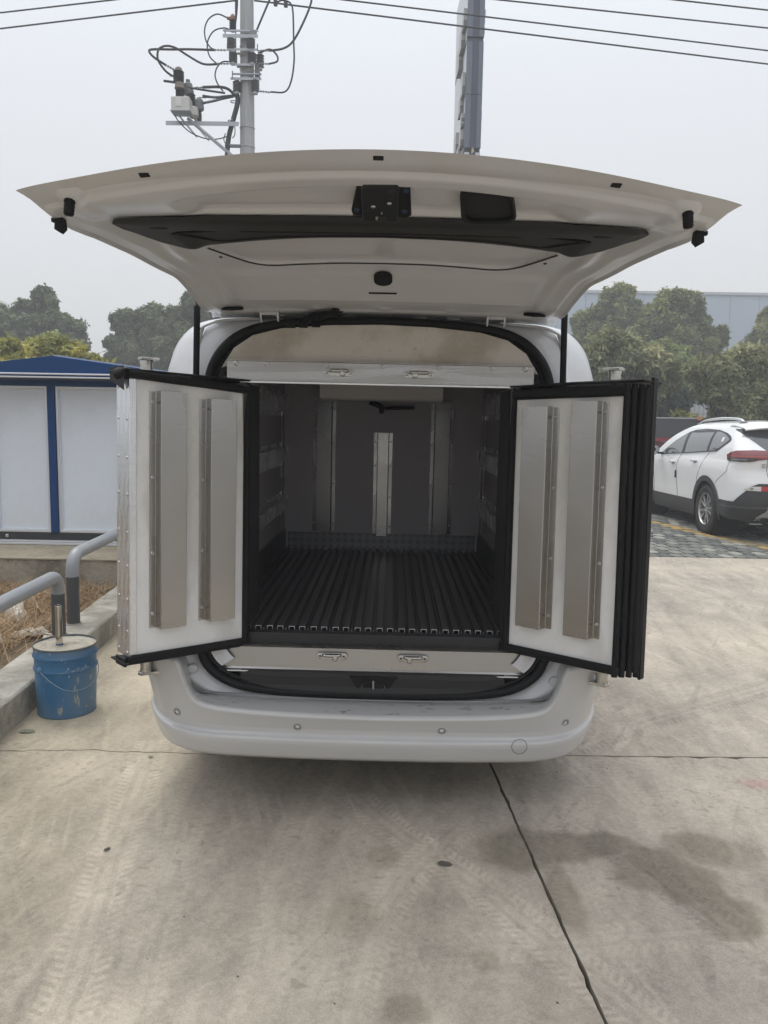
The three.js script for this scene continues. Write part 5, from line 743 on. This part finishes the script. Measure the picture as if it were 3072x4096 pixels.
// ---------- pale palisade fence in the gap between the bushes ----------
{
  const f = thing('palisade_fence', 'pale grey picket fence with pointed bars glimpsed between the right bushes', 'fence', [10.95, 0, -28.5]);
  const pm = std([0.40, 0.40, 0.41], 0.6), g = ext([[-0.022, 0], [0.022, 0], [0.022, 2.22], [0.036, 2.26], [0.0, 2.36], [-0.036, 2.26], [-0.022, 2.22]], 0.02, 0.004);
  for (let i = 0; i < 22; i++) { const b = mesh('picket', g, pm, f); b.position.set(-1.75 + i * 0.165, 0, 0); }
  mesh('fence_rail', box(3.7, 0.06, 0.03, 0, 2.02, -0.012, 0.004), pm, f); mesh('fence_rail', box(3.7, 0.06, 0.03, 0, 0.35, -0.012, 0.004), pm, f);
}
// ---------- trees and bushes ----------
{
  const leaf = (n, L, W, spread, seed) => { // a sprig of n bent leaves
    const r = rng(seed), list = [];
    for (let i = 0; i < n; i++) { const g = new THREE.BufferGeometry(); const s = 0.75 + 0.5 * r(), l = L * s, w = W * s * 0.5, d = 0.18 * l;
      g.setAttribute('position', new THREE.Float32BufferAttribute([0, 0, 0, -w, d * 0.4, l * 0.45, 0, -d * 0.2, l * 0.5, w, d * 0.4, l * 0.45, 0, -d, l], 3)); g.setIndex([0, 1, 2, 0, 2, 3, 1, 4, 2, 2, 4, 3]); g.computeVertexNormals();
      g.rotateX(-0.5 + r() * 0.9); g.rotateY(i / n * Math.PI * 2 + r()); g.translate((r() - 0.5) * spread, (r() - 0.5) * spread, (r() - 0.5) * spread); list.push(g); }
    return join(list);
  };
  const sprigSmall = leaf(9, 0.17, 0.085, 0.16, 5), sprigMid = leaf(8, 0.15, 0.07, 0.14, 6), sprigBig = leaf(7, 0.17, 0.062, 0.12, 8);
  const leafMat = new THREE.MeshPhysicalMaterial({ color: 0xffffff, roughness: 0.75, transmission: 0.4, thickness: 0, side: THREE.DoubleSide, specularIntensity: 0.4 });
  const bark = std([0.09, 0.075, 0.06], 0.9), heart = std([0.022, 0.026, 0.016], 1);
  function tree(name, label, cat, z, blobs, sprig, scale, dens, cols, seed, group) {
    const r = rng(seed); let cx = 0, minY = 99; for (const b of blobs) { cx += b[0] / blobs.length; minY = Math.min(minY, b[1] - b[2]); }
    const t = thing(name, label, cat, [cx, 0, z], group);
    const B = blobs.map(([x, y, R]) => ({ c: V(x - cx, y, (r() - 0.5) * R * 1.6), R })); // blobs spread in depth
    const extra = B.map((b) => ({ c: V(b.c.x + (r() - 0.5) * b.R, b.c.y - b.R * 0.2, -Math.abs(b.c.z) - b.R * (0.4 + r() * 0.6)), R: b.R * 0.95 }));
    const core = [...B, ...extra], puffs = core.flatMap((b, i) => Array.from({ length: i < B.length ? 16 : 8 }, () => { const d = V(r() * 2 - 1, r() * 1.8 - 0.7, r() * 2 - 1).normalize(), q = r(); return { c: b.c.clone().addScaledVector(d, b.R * (0.62 + 0.28 * q)), R: b.R * (0.16 + 0.24 * r()), k: 0.7 + 0.6 * r() }; }));
    // trunk and limbs
    const topY = Math.max(0.8, minY * 0.7), tr = [new THREE.TubeGeometry(new THREE.CatmullRomCurve3([V(0, -0.1, -0.4), V(0.05, topY * 0.5, -0.4), V(0, topY, -0.45)]), 8, 0.07 + 0.012 * (minY + 3), 8)];
    for (const b of B.slice(0, 9)) { const q = b.c.clone().multiplyScalar(0.5).add(V(0, topY * 0.5, -0.2)); tr.push(new THREE.TubeGeometry(new THREE.CatmullRomCurve3([V(0, topY * 0.9, -0.45), q, b.c.clone().add(V(0, b.R * 0.3, 0))]), 8, 0.035, 6)); }
    mesh('trunk', tr, bark, t);
    const crown = part('crown', t);
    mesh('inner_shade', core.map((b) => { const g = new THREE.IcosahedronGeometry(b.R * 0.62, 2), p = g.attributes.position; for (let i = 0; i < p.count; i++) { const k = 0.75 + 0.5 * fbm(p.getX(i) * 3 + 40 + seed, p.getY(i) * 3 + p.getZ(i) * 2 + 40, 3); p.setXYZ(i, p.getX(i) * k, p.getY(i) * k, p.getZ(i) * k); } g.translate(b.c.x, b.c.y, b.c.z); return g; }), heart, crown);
    let N = 0; const cnt = puffs.map((b) => { const n = Math.max(6, Math.round(b.R * b.R * dens * 2.2)); N += n; return n; });
    const inst = new THREE.InstancedMesh(sprig, leafMat, N), o = new THREE.Object3D(), c = new THREE.Color(), up = V(0, 1, 0); let n = 0;
    puffs.forEach((b, i) => { const tone = r(); for (let k = 0; k < cnt[i]; k++) {
      const d = V(r() * 2 - 1, r() * 2 - 1, r() * 2 - 1).normalize(), rr = b.R * (0.55 + 0.5 * r()) * (r() > 0.88 ? 1.2 + 0.5 * r() : 1);
      o.position.copy(b.c).addScaledVector(d, rr); const nn = d.clone().add(V((r() - 0.5) * 1.1, 0.45 + (r() - 0.5) * 1.1, (r() - 0.5) * 1.1)).normalize();
      o.quaternion.setFromUnitVectors(up, nn); o.rotateY(r() * 6.283); o.scale.setScalar(scale * (0.7 + 0.6 * r())); o.updateMatrix(); inst.setMatrixAt(n, o.matrix);
      const hue = fbm(o.position.x * 0.8 + 60 + seed, o.position.y * 0.8 + 60, 3), q = cols[hue + (tone - 0.5) * 0.3 > 0.53 ? 1 : 0], w2 = cols[2], m2 = r() * r() * 0.7, kk = b.k * (0.8 + 0.4 * r()); c.setRGB(mix(q[0], w2[0], m2) * kk, mix(q[1], w2[1], m2) * kk, mix(q[2], w2[2], m2) * kk); inst.setColorAt(n, c); n++; } });
    inst.name = 'foliage'; inst.userData.kind = 'stuff'; inst.castShadow = inst.receiveShadow = true; crown.add(inst);
    return t;
  }
  const olive = [[0.157, 0.197, 0.070], [0.242, 0.263, 0.090], [0.340, 0.316, 0.119]], grey = [[0.131, 0.163, 0.081], [0.176, 0.205, 0.100], [0.242, 0.242, 0.130]], yellowish = [[0.312, 0.329, 0.090], [0.539, 0.487, 0.107], [0.737, 0.632, 0.236]], brownish = [[0.245, 0.270, 0.135], [0.343, 0.337, 0.176], [0.554, 0.504, 0.302]], bluish = [[0.085, 0.127, 0.090], [0.113, 0.153, 0.104], [0.170, 0.185, 0.119]], fresh = [[0.213, 0.277, 0.085], [0.284, 0.343, 0.100], [0.369, 0.369, 0.142]];
  const camphor = 'camphor trees beyond the yard';
  tree('tall_tree', 'tall grey green tree with a narrow top beyond the left end of the kiosk roof', 'tree', -38, [[-18.7, 5.5, 1.14], [-17.8, 6.2, .87], [-16.9, 7.0, .59], [-17.5, 5.1, 1.03], [-16.2, 5.7, .82], [-15.6, 4.8, .59], [-18.1, 3.9, 1.14], [-16.5, 4.1, 1.03], [-19.4, 6.1, .8], [-17.2, 6.6, .5], [-15.2, 4.0, .41], [-19.9, 4.5, 1.2]], sprigSmall, 1.30, 353, grey, 11);
  tree('young_tree', 'lighter green young tree between the tall left tree and the yellow green bush', 'tree', -30, [[-13.3, 4.1, .65], [-13.8, 3.7, .61], [-12.7, 3.8, .54], [-13.4, 3.2, .72], [-13.3, 2.4, .8]], sprigSmall, 1.10, 421, fresh, 12);
  tree('yellow_green_bush', 'yellow green broad-leaved bush rising just above the blue kiosk roof', 'bush', -17, [[-8.6, 2.6, .40], [-8.1, 2.75, .42], [-7.5, 2.85, .40], [-7.1, 2.75, .36], [-6.7, 2.62, .29], [-7.4, 3.0, .24], [-6.4, 2.5, .19], [-8.3, 2.85, .26], [-9.1, 2.6, .4], [-7.6, 2.2, .6], [-8.4, 2.0, .6], [-6.9, 2.2, .42]], sprigBig, 1.04, 1020, yellowish, 13);
  tree('round_tree', 'grey green rounded tree between the kiosk and the left side of the van', 'tree', -40, [[-13.6, 6.2, .72], [-12.4, 6.4, .77], [-13.0, 5.1, 1.08], [-11.7, 5.6, .96], [-10.8, 6.5, .87], [-10.0, 7.2, .72], [-10.7, 4.9, 1.2], [-9.5, 5.8, 1.44], [-13.9, 5.0, .62], [-14.0, 3.9, .72], [-12.6, 3.7, 1.0], [-11.2, 3.4, 1.2]], sprigSmall, 1.30, 353, grey, 14);
  tree('camphor_tree', 'olive tree with a pointed top nearest the raised tailgate on the right', 'tree', -42, [[12.0, 8.2, .76], [11.3, 7.1, .96], [10.3, 6.5, .76], [12.3, 6.9, 1.06], [10.0, 7.1, .4], [11.1, 5.9, 1.01], [12.1, 5.8, .76], [10.6, 5.0, 1.0], [12.0, 4.4, 1.1]], sprigSmall, 1.37, 353, olive, 15);
  tree('camphor_tree', 'biggest rounded dark green tree in front of the blue grey factory wall', 'tree', -40, [[14.0, 7.6, .77], [14.8, 6.7, 1.11], [13.3, 6.7, .96], [12.8, 5.9, .87], [15.4, 5.7, 1.11], [16.2, 5.2, .67], [14.1, 5.3, 1.11], [14.8, 7.7, .58], [16.6, 6.3, .22], [16.6, 5.9, .17], [15.0, 4.3, 1.2], [13.2, 4.6, 1.0]], sprigSmall, 1.37, 353, olive, 16);
  tree('young_tree', 'paler green small tree in front of the biggest rounded tree on the right', 'tree', -34, [[11.7, 4.3, .78], [12.4, 4.4, .69], [11.4, 4.7, .53], [12.8, 4.0, .53], [12.1, 3.4, .8]], sprigSmall, 1.17, 380, fresh, 17);
  tree('camphor_tree', 'dark green tree at the right picture edge in front of the factory windows', 'tree', -40, [[18.8, 6.4, .48], [19.2, 5.7, .82], [18.5, 5.2, .58], [19.6, 6.9, .8], [18.9, 4.4, .9], [19.8, 5.2, 1.0]], sprigSmall, 1.30, 367, olive, 18);
  tree('broadleaf_bush', 'brownish green broad-leaved bush right above the right van door', 'bush', -24, [[6.5, 3.7, .52], [7.1, 3.9, .46], [6.4, 2.9, .66], [7.2, 3.2, .69], [7.8, 3.4, .46], [8.2, 2.9, .49], [7.4, 2.5, .58], [8.4, 3.2, .35], [7.8, 3.6, .29], [6.5, 4.1, .26], [6.3, 2.2, .58], [7.1, 1.8, .6], [6.0, 3.4, .4]], sprigBig, 1.23, 714, brownish, 19);
  tree('broadleaf_bush', 'brownish green broad-leaved bush rising behind the roof of the white SUV', 'bush', -22, [[9.6, 3.1, .5], [10.3, 3.3, .53], [9.1, 2.8, .48], [9.8, 2.4, .66], [10.6, 2.6, .66], [8.75, 2.85, .3], [9.95, 2.15, .42], [8.7, 3.1, .29], [10.3, 2.0, .53], [9.6, 3.5, .24], [10.9, 3.2, .5], [11.3, 2.4, .6], [10.2, 1.6, .45], [10.6, 1.4, .6]], sprigBig, 1.23, 748, brownish, 20);
  tree('dark_shrub', 'bluish dark shrub just left of the picket fence above the truck', 'shrub', -26, [[9.0, 2.5, .5], [9.4, 2.2, .47], [8.9, 2.0, .42], [9.7, 2.5, .35], [9.2, 2.75, .4], [9.2, 1.6, .45], [8.4, 2.2, .5], [8.3, 1.6, .5]], sprigMid, 1.23, 612, bluish, 21);
  tree('low_plant', 'small pale leaved plant poking up in front of the picket fence', 'plant', -24.5, [[9.05, 1.80, .16], [9.5, 1.72, .12]], sprigBig, 1.04, 952, yellowish, 22);
}
// ---------- blue grey factory behind the right trees ----------
{
  const f = thing('factory_building', 'long blue grey metal-clad factory with a window strip behind the right trees', 'building', [24, 0, -66]);
  const clad = std(0xffffff, 0.6, 0, { map: dataTex(256, (u, v) => { const n = fbm(u * 4, v * 8, 4, 4), k = 0.94 + 0.10 * n; return [0.42, 0.485, 0.555].map((c) => lin2srgb(c * k)); }, { srgb: true, scale: 12 }) });
  for (let i = 0; i < 22; i++) mesh('cladding_panel', box(2.37, 5.2, 0.2, -21.3 + i * 2.4, 9.85, 0.0, 0.01), clad, f);
  mesh('upper_wall', box(52.5, 4.8, 14, 5, 9.65, -7.25), clad, f);
  mesh('parapet_cap', box(53, 0.22, 0.5, 5, 12.52, 0.0), std([0.5, 0.52, 0.54], 0.6), f);
  mesh('lower_wall', box(52.5, 5.6, 14, 5, 2.75, -7.5), std([0.40, 0.41, 0.42], 0.7), f);
  mesh('drip_edge', box(52.6, 0.12, 0.35, 5, 7.2, 0.0), std([0.55, 0.56, 0.57], 0.6), f);
  for (let i = 0; i < 18; i++) { const w = part('window', f); mesh('pane', box(2.5, 1.5, 0.06, -20 + i * 2.9, 6.35, -0.35), phy([0.06, 0.075, 0.09], 0.1), w); pieces('frame', [box(0.14, 1.6, 0.14, -21.3 + i * 2.9, 6.35, -0.28), box(0.09, 1.6, 0.1, -20 + i * 2.9, 6.35, -0.28)], std([0.66, 0.67, 0.68], 0.5), w); }
  mesh('window_pier', Array.from({ length: 6 }, (_, i) => box(0.7, 1.6, 0.3, -18.1 + i * 8.7, 6.35, -0.2)), std([0.6, 0.61, 0.62], 0.6), f);
}
// ---------- utility pole with its switchgear: positions in metres on the plane of the pole ----------
{
  const pz = -20, px = -3.72, pole = thing('utility_pole', 'grey concrete utility pole carrying crossarms, insulators and a pole switch behind the tailgate', 'utility pole', [px, 0, pz]);
  const concrete = roughConcrete([0.46, 0.46, 0.46], [0.36, 0.36, 0.36], 51, 2), iron = std([0.22, 0.225, 0.235], 0.6, 0.5), zinc = std([0.42, 0.43, 0.45], 0.5, 0.6), ceramic = std([0.13, 0.135, 0.145], 0.35), dark = std([0.022, 0.023, 0.026], 0.5), cable = std([0.020, 0.021, 0.023], 0.5), cap = std([0.22, 0.09, 0.045], 0.5);
  const L = (x, y, z = 0) => [x - px, y, z];
  mesh('pole_shaft', lathe([[0.225, -0.2], [0.19, 6], [0.180, 8], [0.160, 11.7], [0.145, 13.4], [0, 13.42]], 32), concrete, pole);
  const shed = (x, y0, y1, r, n, z, m = ceramic) => { const pts = [[0, 0]], h = (y1 - y0) / n; for (let i = 0; i < n; i++) pts.push([r * 0.55, i * h], [r * 0.58, i * h + h * 0.25], [r, i * h + h * 0.45], [r * 0.92, i * h + h * 0.62], [r * 0.5, i * h + h * 0.95]); pts.push([r * 0.5, n * h], [0, n * h]); return lathe(pts, 18).translate(x - px, y0, z); };
  const ins = (x, y0, y1, z, r = 0.105, n = 5, m = ceramic) => { const p = part('insulator', pole); mesh('sheds', shed(x, y0, y1, r, n, z), m, p); pieces('end_cap', [cyl(0.05, 0.06, 0.05, x - px, y1 + 0.02, z, 14), cyl(0.06, 0.06, 0.05, x - px, y0 - 0.02, z, 14)], zinc, p); };
  for (const [x, y0, y1, z] of [[-4.06, 10.41, 10.67, .24], [-3.58, 10.41, 10.67, .24], [-4.01, 10.10, 10.33, .26], [-3.55, 10.10, 10.33, .26], [-3.94, 9.47, 9.72, .16], [-3.48, 9.45, 9.73, .22], [-3.42, 10.14, 10.46, -0.1]]) ins(x, y0, y1, z);
  { const a = part('surge_arrester', pole); mesh('sheds', shed(-4.04, 10.86, 11.13, 0.085, 5, 0.14), dark, a); mesh('terminal_cap', [lathe([[0.07, 0], [0.075, 0.05], [0.045, 0.11], [0.03, 0.14], [0, 0.145]], 16).translate(-4.04 - px, 11.12, 0.14), box(0.10, 0.06, 0.07, -4.13 - px, 11.165, 0.14, 0.015)], cap, a); }
  const arm = (y, x0, x1, z, h = 0.075) => { const a = part('crossarm', pole); mesh('angle_iron', [box(x1 - x0, h, 0.012, (x0 + x1) / 2 - px, y, z), box(x1 - x0, 0.012, 0.075, (x0 + x1) / 2 - px, y + h / 2 - 0.006, z - 0.044)], zinc, a); return a; };
  for (const [y, x0, x1, z, h] of [[10.835, -4.25, -3.41, .26, .04], [10.70, -4.25, -3.41, .29, .08], [10.40, -4.14, -3.42, .28, .05], [10.05, -4.06, -3.50, .29, .05], [9.75, -4.08, -3.34, .24, .06], [9.88, -4.05, -3.34, .20, .03]]) arm(y, x0, x1, z, h);
  for (const [x, y0, y1] of [[-4.20, 10.70, 10.86], [-3.45, 10.70, 10.86], [-4.03, 9.75, 9.92], [-3.37, 9.75, 9.92], [-4.15, 10.40, 10.54], [-3.42, 10.38, 10.54]]) mesh('arm_bolt', bar(L(x, y0, .25), L(x, y1, .25), 0.014, 6), iron, pole);
  pieces('fuse_block', [box(0.16, 0.10, 0.10, -3.53 - px, 10.80, 0.22, 0.01), box(0.10, 0.32, 0.07, -3.46 - px, 9.98, 0.10, 0.01)], iron, pole);
  const lugs = (pts, n = 4, r = 0.034) => pts.map(([a, b]) => { const p = part('line_clamp', pole); const A = V(...a), B = V(...b), d = B.clone().sub(A), len = d.length(), q = new THREE.Quaternion().setFromUnitVectors(V(0, 1, 0), d.clone().normalize()); const gs = [cyl(0.012, 0.012, len, 0, len / 2, 0, 8)]; for (let i = 0; i < n; i++) gs.push(new THREE.ConeGeometry(r, 0.045, 10).translate(0, len * (i + 0.8) / (n + 0.8), 0)); mesh('clamp_sheds', gs.map((g) => g.applyQuaternion(q).translate(A.x, A.y, A.z)), iron, p); });
  lugs([[L(-4.47, 10.37, .3), L(-4.13, 10.37, .3)], [L(-4.40, 10.06, .3), L(-4.06, 10.06, .3)], [L(-3.11, 10.37, .3), L(-3.40, 10.37, .3)], [L(-3.11, 10.07, .3), L(-3.40, 10.07, .3)], [L(-3.11, 9.44, .25), L(-3.42, 9.47, .25)], [L(-5.60, 9.94, .5), L(-5.33, 9.80, .5)], [L(-5.50, 9.74, .4), L(-5.36, 9.71, .4)], [L(-4.95, 9.51, .3), L(-4.50, 9.55, .2)], [L(-4.89, 9.27, .3), L(-4.33, 9.34, .2)], [L(-4.72, 9.16, .3), L(-4.30, 9.30, .2)]]);
  const cab = (pts, r = 0.024, z0 = 0.3) => mesh('cable', tube(pts.map(([x, y, z]) => L(x, y, z ?? z0)), r, 60, 7), cable, pole);
  cab([[-4.15, 11.17, .14], [-4.37, 11.18], [-4.58, 11.07], [-4.68, 10.85], [-4.66, 10.60], [-4.56, 10.44], [-4.45, 10.37]], 0.017);
  cab([[-4.10, 10.88, .2], [-4.23, 10.87], [-4.46, 10.80], [-4.60, 10.60], [-4.62, 10.41], [-4.56, 10.21], [-4.40, 10.06]], 0.017);
  cab([[-2.25, 12.3, .3], [-2.13, 11.75], [-2.13, 11.46], [-2.31, 11.02], [-2.55, 10.60], [-2.78, 10.43], [-3.12, 10.37]], 0.026);
  cab([[-2.95, 11.52, .2], [-2.80, 11.51], [-2.62, 11.44], [-2.56, 11.23], [-2.54, 10.57], [-2.53, 10.13], [-2.60, 9.68], [-2.75, 9.44], [-3.10, 9.43]], 0.021);
  cab([[-3.40, 10.46, 0], [-3.11, 10.40], [-2.94, 10.26], [-2.94, 10.13], [-3.13, 10.07]], 0.022);
  cab([[-4.45, 10.37], [-5.06, 10.38], [-5.47, 10.37], [-5.83, 10.28, .5], [-5.94, 10.20, .6], [-5.83, 10.06, .6], [-5.58, 9.93, .5]], 0.028);
  cab([[-4.38, 10.05], [-4.65, 10.04], [-4.83, 10.09], [-5.12, 10.25], [-5.36, 10.36, .4], [-5.56, 10.36, .5], [-5.71, 10.23, .6], [-5.73, 10.00, .6], [-5.60, 9.81, .5], [-5.48, 9.74, .4]], 0.026);
  cab([[-4.0, 10.17, .1], [-4.23, 10.11], [-4.38, 9.99], [-4.44, 9.80], [-4.38, 9.60], [-4.27, 9.47, .2]], 0.017);
  cab([[-2.95, 12.0, .2], [-3.09, 11.67, .2], [-3.46, 10.85, .2]], 0.024);
  cab([[-4.75, 9.52, .3], [-4.36, 9.57, .2], [-4.15, 9.54, .15], [-4.00, 9.41, .1]], 0.034); cab([[-4.75, 9.32, .3], [-4.48, 9.33, .2], [-4.27, 9.37, .15], [-4.0, 9.42, .1]], 0.03); cab([[-4.75, 9.15, .3], [-4.48, 9.25, .2], [-4.30, 9.32, .15], [-4.02, 9.40, .1]], 0.03); cab([[-5.1, 9.47, .4], [-4.6, 9.44, .3], [-4.22, 9.43, .2]], 0.025);
  cab([[-3.96, 9.46, .05], [-3.95, 9.27, .05], [-4.05, 8.87, .08], [-4.16, 8.45, .1], [-4.20, 8.0, .12], [-4.2, 7.0, .12]], 0.062);
  cab([[-5.43, 8.97, .4], [-5.35, 8.74, .4], [-5.08, 8.49, .3], [-4.72, 8.37, .2], [-4.42, 8.38, .15], [-4.14, 8.48, .1]], 0.014); cab([[-4.0, 8.75, .15], [-4.0, 8.50, .15], [-4.06, 8.40, .15]], 0.012); cab([[-4.22, 8.5, .2], [-4.26, 8.35, .2], [-4.2, 8.22, .2]], 0.012);
  cab([[-4.04, 11.0, -.05], [-3.98, 11.6, -.08], [-3.99, 12.4, -.1]], 0.03); cab([[-3.97, 10.4, .12], [-3.98, 11.6, .1], [-3.98, 12.4, .1]], 0.012);
  pieces('cable_strap', [8.83, 8.25, 9.28].map((y) => new THREE.TorusGeometry(0.07, 0.014, 6, 16).rotateX(Math.PI / 2).translate(-4.08 - px - (9 - y) * 0.14, y, 0.08)), zinc, pole);
  for (const y of [8.69, 8.24, 10.36, 10.05, 10.58]) mesh('pole_band', new THREE.TorusGeometry(0.183 - (y - 8) * 0.0055, 0.012, 6, 30).rotateX(Math.PI / 2 + (y < 9 ? 0.06 : 0)).translate(0, y, 0), zinc, pole);
  pieces('band_bracket', [10.34, 10.04].flatMap((y) => [box(0.42, 0.05, 0.03, 0.0, y, 0.20, 0.008), box(0.10, 0.08, 0.02, 0.08, y - 0.06, 0.21, 0.01)]), std([0.34, 0.32, 0.28], 0.7), pole);
  // switch on its bracket
  const sw = part('pole_switch', pole); const white = std([0.58, 0.56, 0.52], 0.6, 0, { roughnessMap: smudge });
  pieces('switch_case', [box(0.44, 0.33, 0.34, -5.20 - px, 9.00, 0.5, 0.02), box(0.16, 0.20, 0.5, -4.93 - px, 8.92, 0.2, 0.02)], white, sw); mesh('case_door', box(0.14, 0.20, 0.02, -5.24 - px, 9.03, 0.675, 0.01), std([0.66, 0.65, 0.62], 0.5), sw); mesh('case_lip', box(0.48, 0.03, 0.38, -5.20 - px, 8.84, 0.5, 0.01), zinc, sw);
  for (const [x, y0, y1, z, r] of [[-5.27, 9.55, 9.80, .5, .13], [-5.24, 9.17, 9.36, .5, .11], [-5.03, 9.10, 9.36, .3, .11], [-5.00, 8.85, 9.05, .15, .10]]) mesh('switch_bushing', shed(x, y0, y1, r, 5, z), dark, sw);
  pieces('bushing_cap', [lathe([[0.09, 0], [0.085, 0.06], [0.05, 0.09], [0, 0.09]], 16).translate(-5.27 - px, 9.79, .5), cyl(0.12, 0.10, 0.14, -5.25 - px, 9.46, .5, 18)], std([0.20, 0.16, 0.13], 0.6), sw);
  pieces('current_drum', [lathe([[0, -0.13], [0.10, -0.13], [0.115, -0.10], [0.115, 0.10], [0.10, 0.13], [0, 0.13]], 24).rotateZ(0.2).translate(-5.09 - px, 9.46, .3), lathe([[0, -0.12], [0.10, -0.12], [0.115, -0.09], [0.115, 0.09], [0.10, 0.12], [0, 0.12]], 24).rotateZ(0.1).translate(-4.85 - px, 9.12, .25), cyl(0.05, 0.05, 0.1, -5.10 - px, 9.63, .3, 14)], std([0.14, 0.145, 0.15], 0.55), sw);
  mesh('lower_bushing', shed(-4.84, 8.76, 9.0, 0.055, 7, .25), dark, sw);
  mesh('operating_lever', [bar(L(-5.63, 9.57, .5), L(-5.28, 9.53, .5), 0.03, 8)], dark, sw);
  mesh('bracket_arm', [box(1.78, 0.10, 0.012, -4.77 - px, 8.69, 0.28), box(1.78, 0.012, 0.09, -4.77 - px, 8.73, 0.24)], zinc, pole);
  pieces('bracket_brace', [beam(L(-5.12, 8.80, .30), L(-4.02, 7.95, .12), 0.09, 0.02), beam(L(-5.12, 8.80, .30), L(-4.02, 7.95, .14), 0.02, 0.08), beam(L(-5.32, 8.84, .4), L(-4.92, 8.40, .2), 0.06, 0.02), beam(L(-5.06, 8.82, -.1), L(-4.70, 8.42, -.1), 0.05, 0.02)], zinc, pole);
  mesh('cable_stub', box(0.28, 0.07, 0.07, -4.03 - px, 8.25, 0.06, 0.01), iron, pole);
  // conductors
  const wire = (label, pts, r = 0.022) => solo('power_line', tube(pts, r, 80, 6), cable, label, 'power line');
  const sag = (a, b, d, n = 8) => Array.from({ length: n + 1 }, (_, i) => { const t = i / n; return [mix(a[0], b[0], t), mix(a[1], b[1], t) - 4 * d * t * (1 - t), mix(a[2], b[2], t)]; });
  wire('power line reaching the pole from the lower left of the sky', sag([-24, 11.55, -24.5], [-3.9, 11.52, -19.75], 0.0));
  wire('lowest power line running right from the pole across the sign', sag([-3.5, 11.52, -19.75], [26, 11.5, -26], 0.0));
  wire('power line grazing the top left picture corner', sag([-24, 12.22, -24.8], [-3.9, 12.2, -20.4], 0.0));
  wire('second lowest power line right of the pole', sag([-3.5, 12.2, -20.6], [26, 12.2, -26.5], 0.0));
  wire('third power line right of the sign from above the picture', sag([-3.5, 12.55, -20.6], [26, 12.5, -25.4], 0.0));
  wire('power line just touching the top right picture corner', sag([-3.5, 12.6, -19.8], [26, 12.5, -24.6], 0.0));
  pieces('wire_connector', [[-3.0, 11.52, -19.85], [-2.76, 11.52, -19.9]].map(([x, y, z]) => box(0.09, 0.13, 0.09, x - px, y, z - pz, 0.015)), dark, pole);
}
// ---------- pylon sign seen edge-on ----------
{
  const s = thing('pylon_sign', 'tall blue grey double-sided pylon sign seen edge-on with raised letters on its faces', 'sign', [2.31, 0, -25]);
  const edge = std([0.125, 0.145, 0.185], 0.4, 0.2), core = std([0.062, 0.070, 0.105], 0.5, 0.2), face = std([0.55, 0.57, 0.60], 0.45), raised = std([0.40, 0.39, 0.37], 0.5), side = std([0.16, 0.155, 0.15], 0.6);
  s.rotation.y = 2.0 * rad;
  const deep = 3.2;
  const block = (y0, y1, w) => { // one cabinet: two lighter edge profiles and a darker core strip
    const c = part('cabinet', s), h = y1 - y0, y = (y0 + y1) / 2;
    mesh('edge_profile', box(0.165, h, 0.10, -w / 2 + 0.083, y, 0, 0.006), edge, c); mesh('edge_profile', box(0.145, h, 0.10, w / 2 - 0.073, y, 0, 0.006), edge, c);
    mesh('core_strip', box(w - 0.31, h, 0.08, 0.01, y, -0.012), core, c); mesh('face_sheet', box(w - 0.02, h, deep - 0.05, 0, y, -deep / 2 - 0.03), face, c); };
  block(9.98, 11.53, 0.51); block(11.545, 13.06, 0.51); block(13.20, 15.5, 0.52);
  mesh('joint_band', box(0.49, 0.12, deep, 0, 13.13, -deep / 2), core, s);
  mesh('shadow_joint', box(0.51, 0.012, 0.09, 0, 13.196, 0), M.darkGap, s);
  mesh('under_tray', box(0.47, 0.14, deep, 0, 9.90, -deep / 2 - 0.02), M.charcoal, s);
  pieces('sign_base', [box(0.14, 9.84, 0.12, -0.17, 4.92, 0), box(0.14, 9.84, 0.12, 0.17, 4.92, 0), box(0.5, 9.8, deep - 0.4, 0, 4.9, -deep / 2 - 0.2)], face, s); mesh('base_core', box(0.2, 9.84, 0.10, 0, 4.92, 0), core, s);
  mesh('torn_flap', ext([[0, 0], [0.09, 0.06], [0.05, 0.19], [0.0, 0.15]], 0.01, 0).translate(-0.03, 9.80, 0.06), std([0.50, 0.40, 0.24], 0.7), s);
  // raised letter boxes on both faces
  for (const [y0, y1, z0, z1, t] of [[13.55, 14.10, -0.15, -0.55, .10], [13.1, 13.75, -0.5, -1.1, .12], [12.72, 13.4, -1.0, -1.7, .12], [11.60, 12.25, -0.12, -0.5, .09], [11.22, 11.75, -0.5, -1.1, .10], [10.82, 11.05, -0.10, -0.45, .09], [10.66, 10.85, -0.10, -0.45, .09], [10.10, 10.58, -0.15, -0.6, .10], [9.86, 10.30, -0.8, -1.4, .10], [10.3, 10.9, -1.3, -1.9, .12]])
    { const l = part('raised_letter', s); mesh('letter_box', box(t, y1 - y0, z0 - z1, -0.255 - t / 2, (y0 + y1) / 2, (z0 + z1) / 2, 0.01), raised, l); pieces('letter_return', [box(t + 0.006, (y1 - y0) * 0.36, 0.02, -0.255 - t / 2, y0 + (y1 - y0) * 0.2, z0 + 0.004), box(t + 0.006, 0.02, z0 - z1 + 0.006, -0.255 - t / 2, y0 - 0.004, (z0 + z1) / 2)], side, l); }
  for (const [y0, y1, t] of [[13.9, 14.08, .06], [13.68, 13.86, .05], [13.40, 13.58, .05], [10.86, 11.12, .035], [10.64, 10.78, .03], [10.40, 10.60, .03]]) mesh('raised_letter', box(t, y1 - y0, 0.4, 0.255 + t / 2, (y0 + y1) / 2, -0.35, 0.01), raised, s);
}
renderer.render(scene, camera);
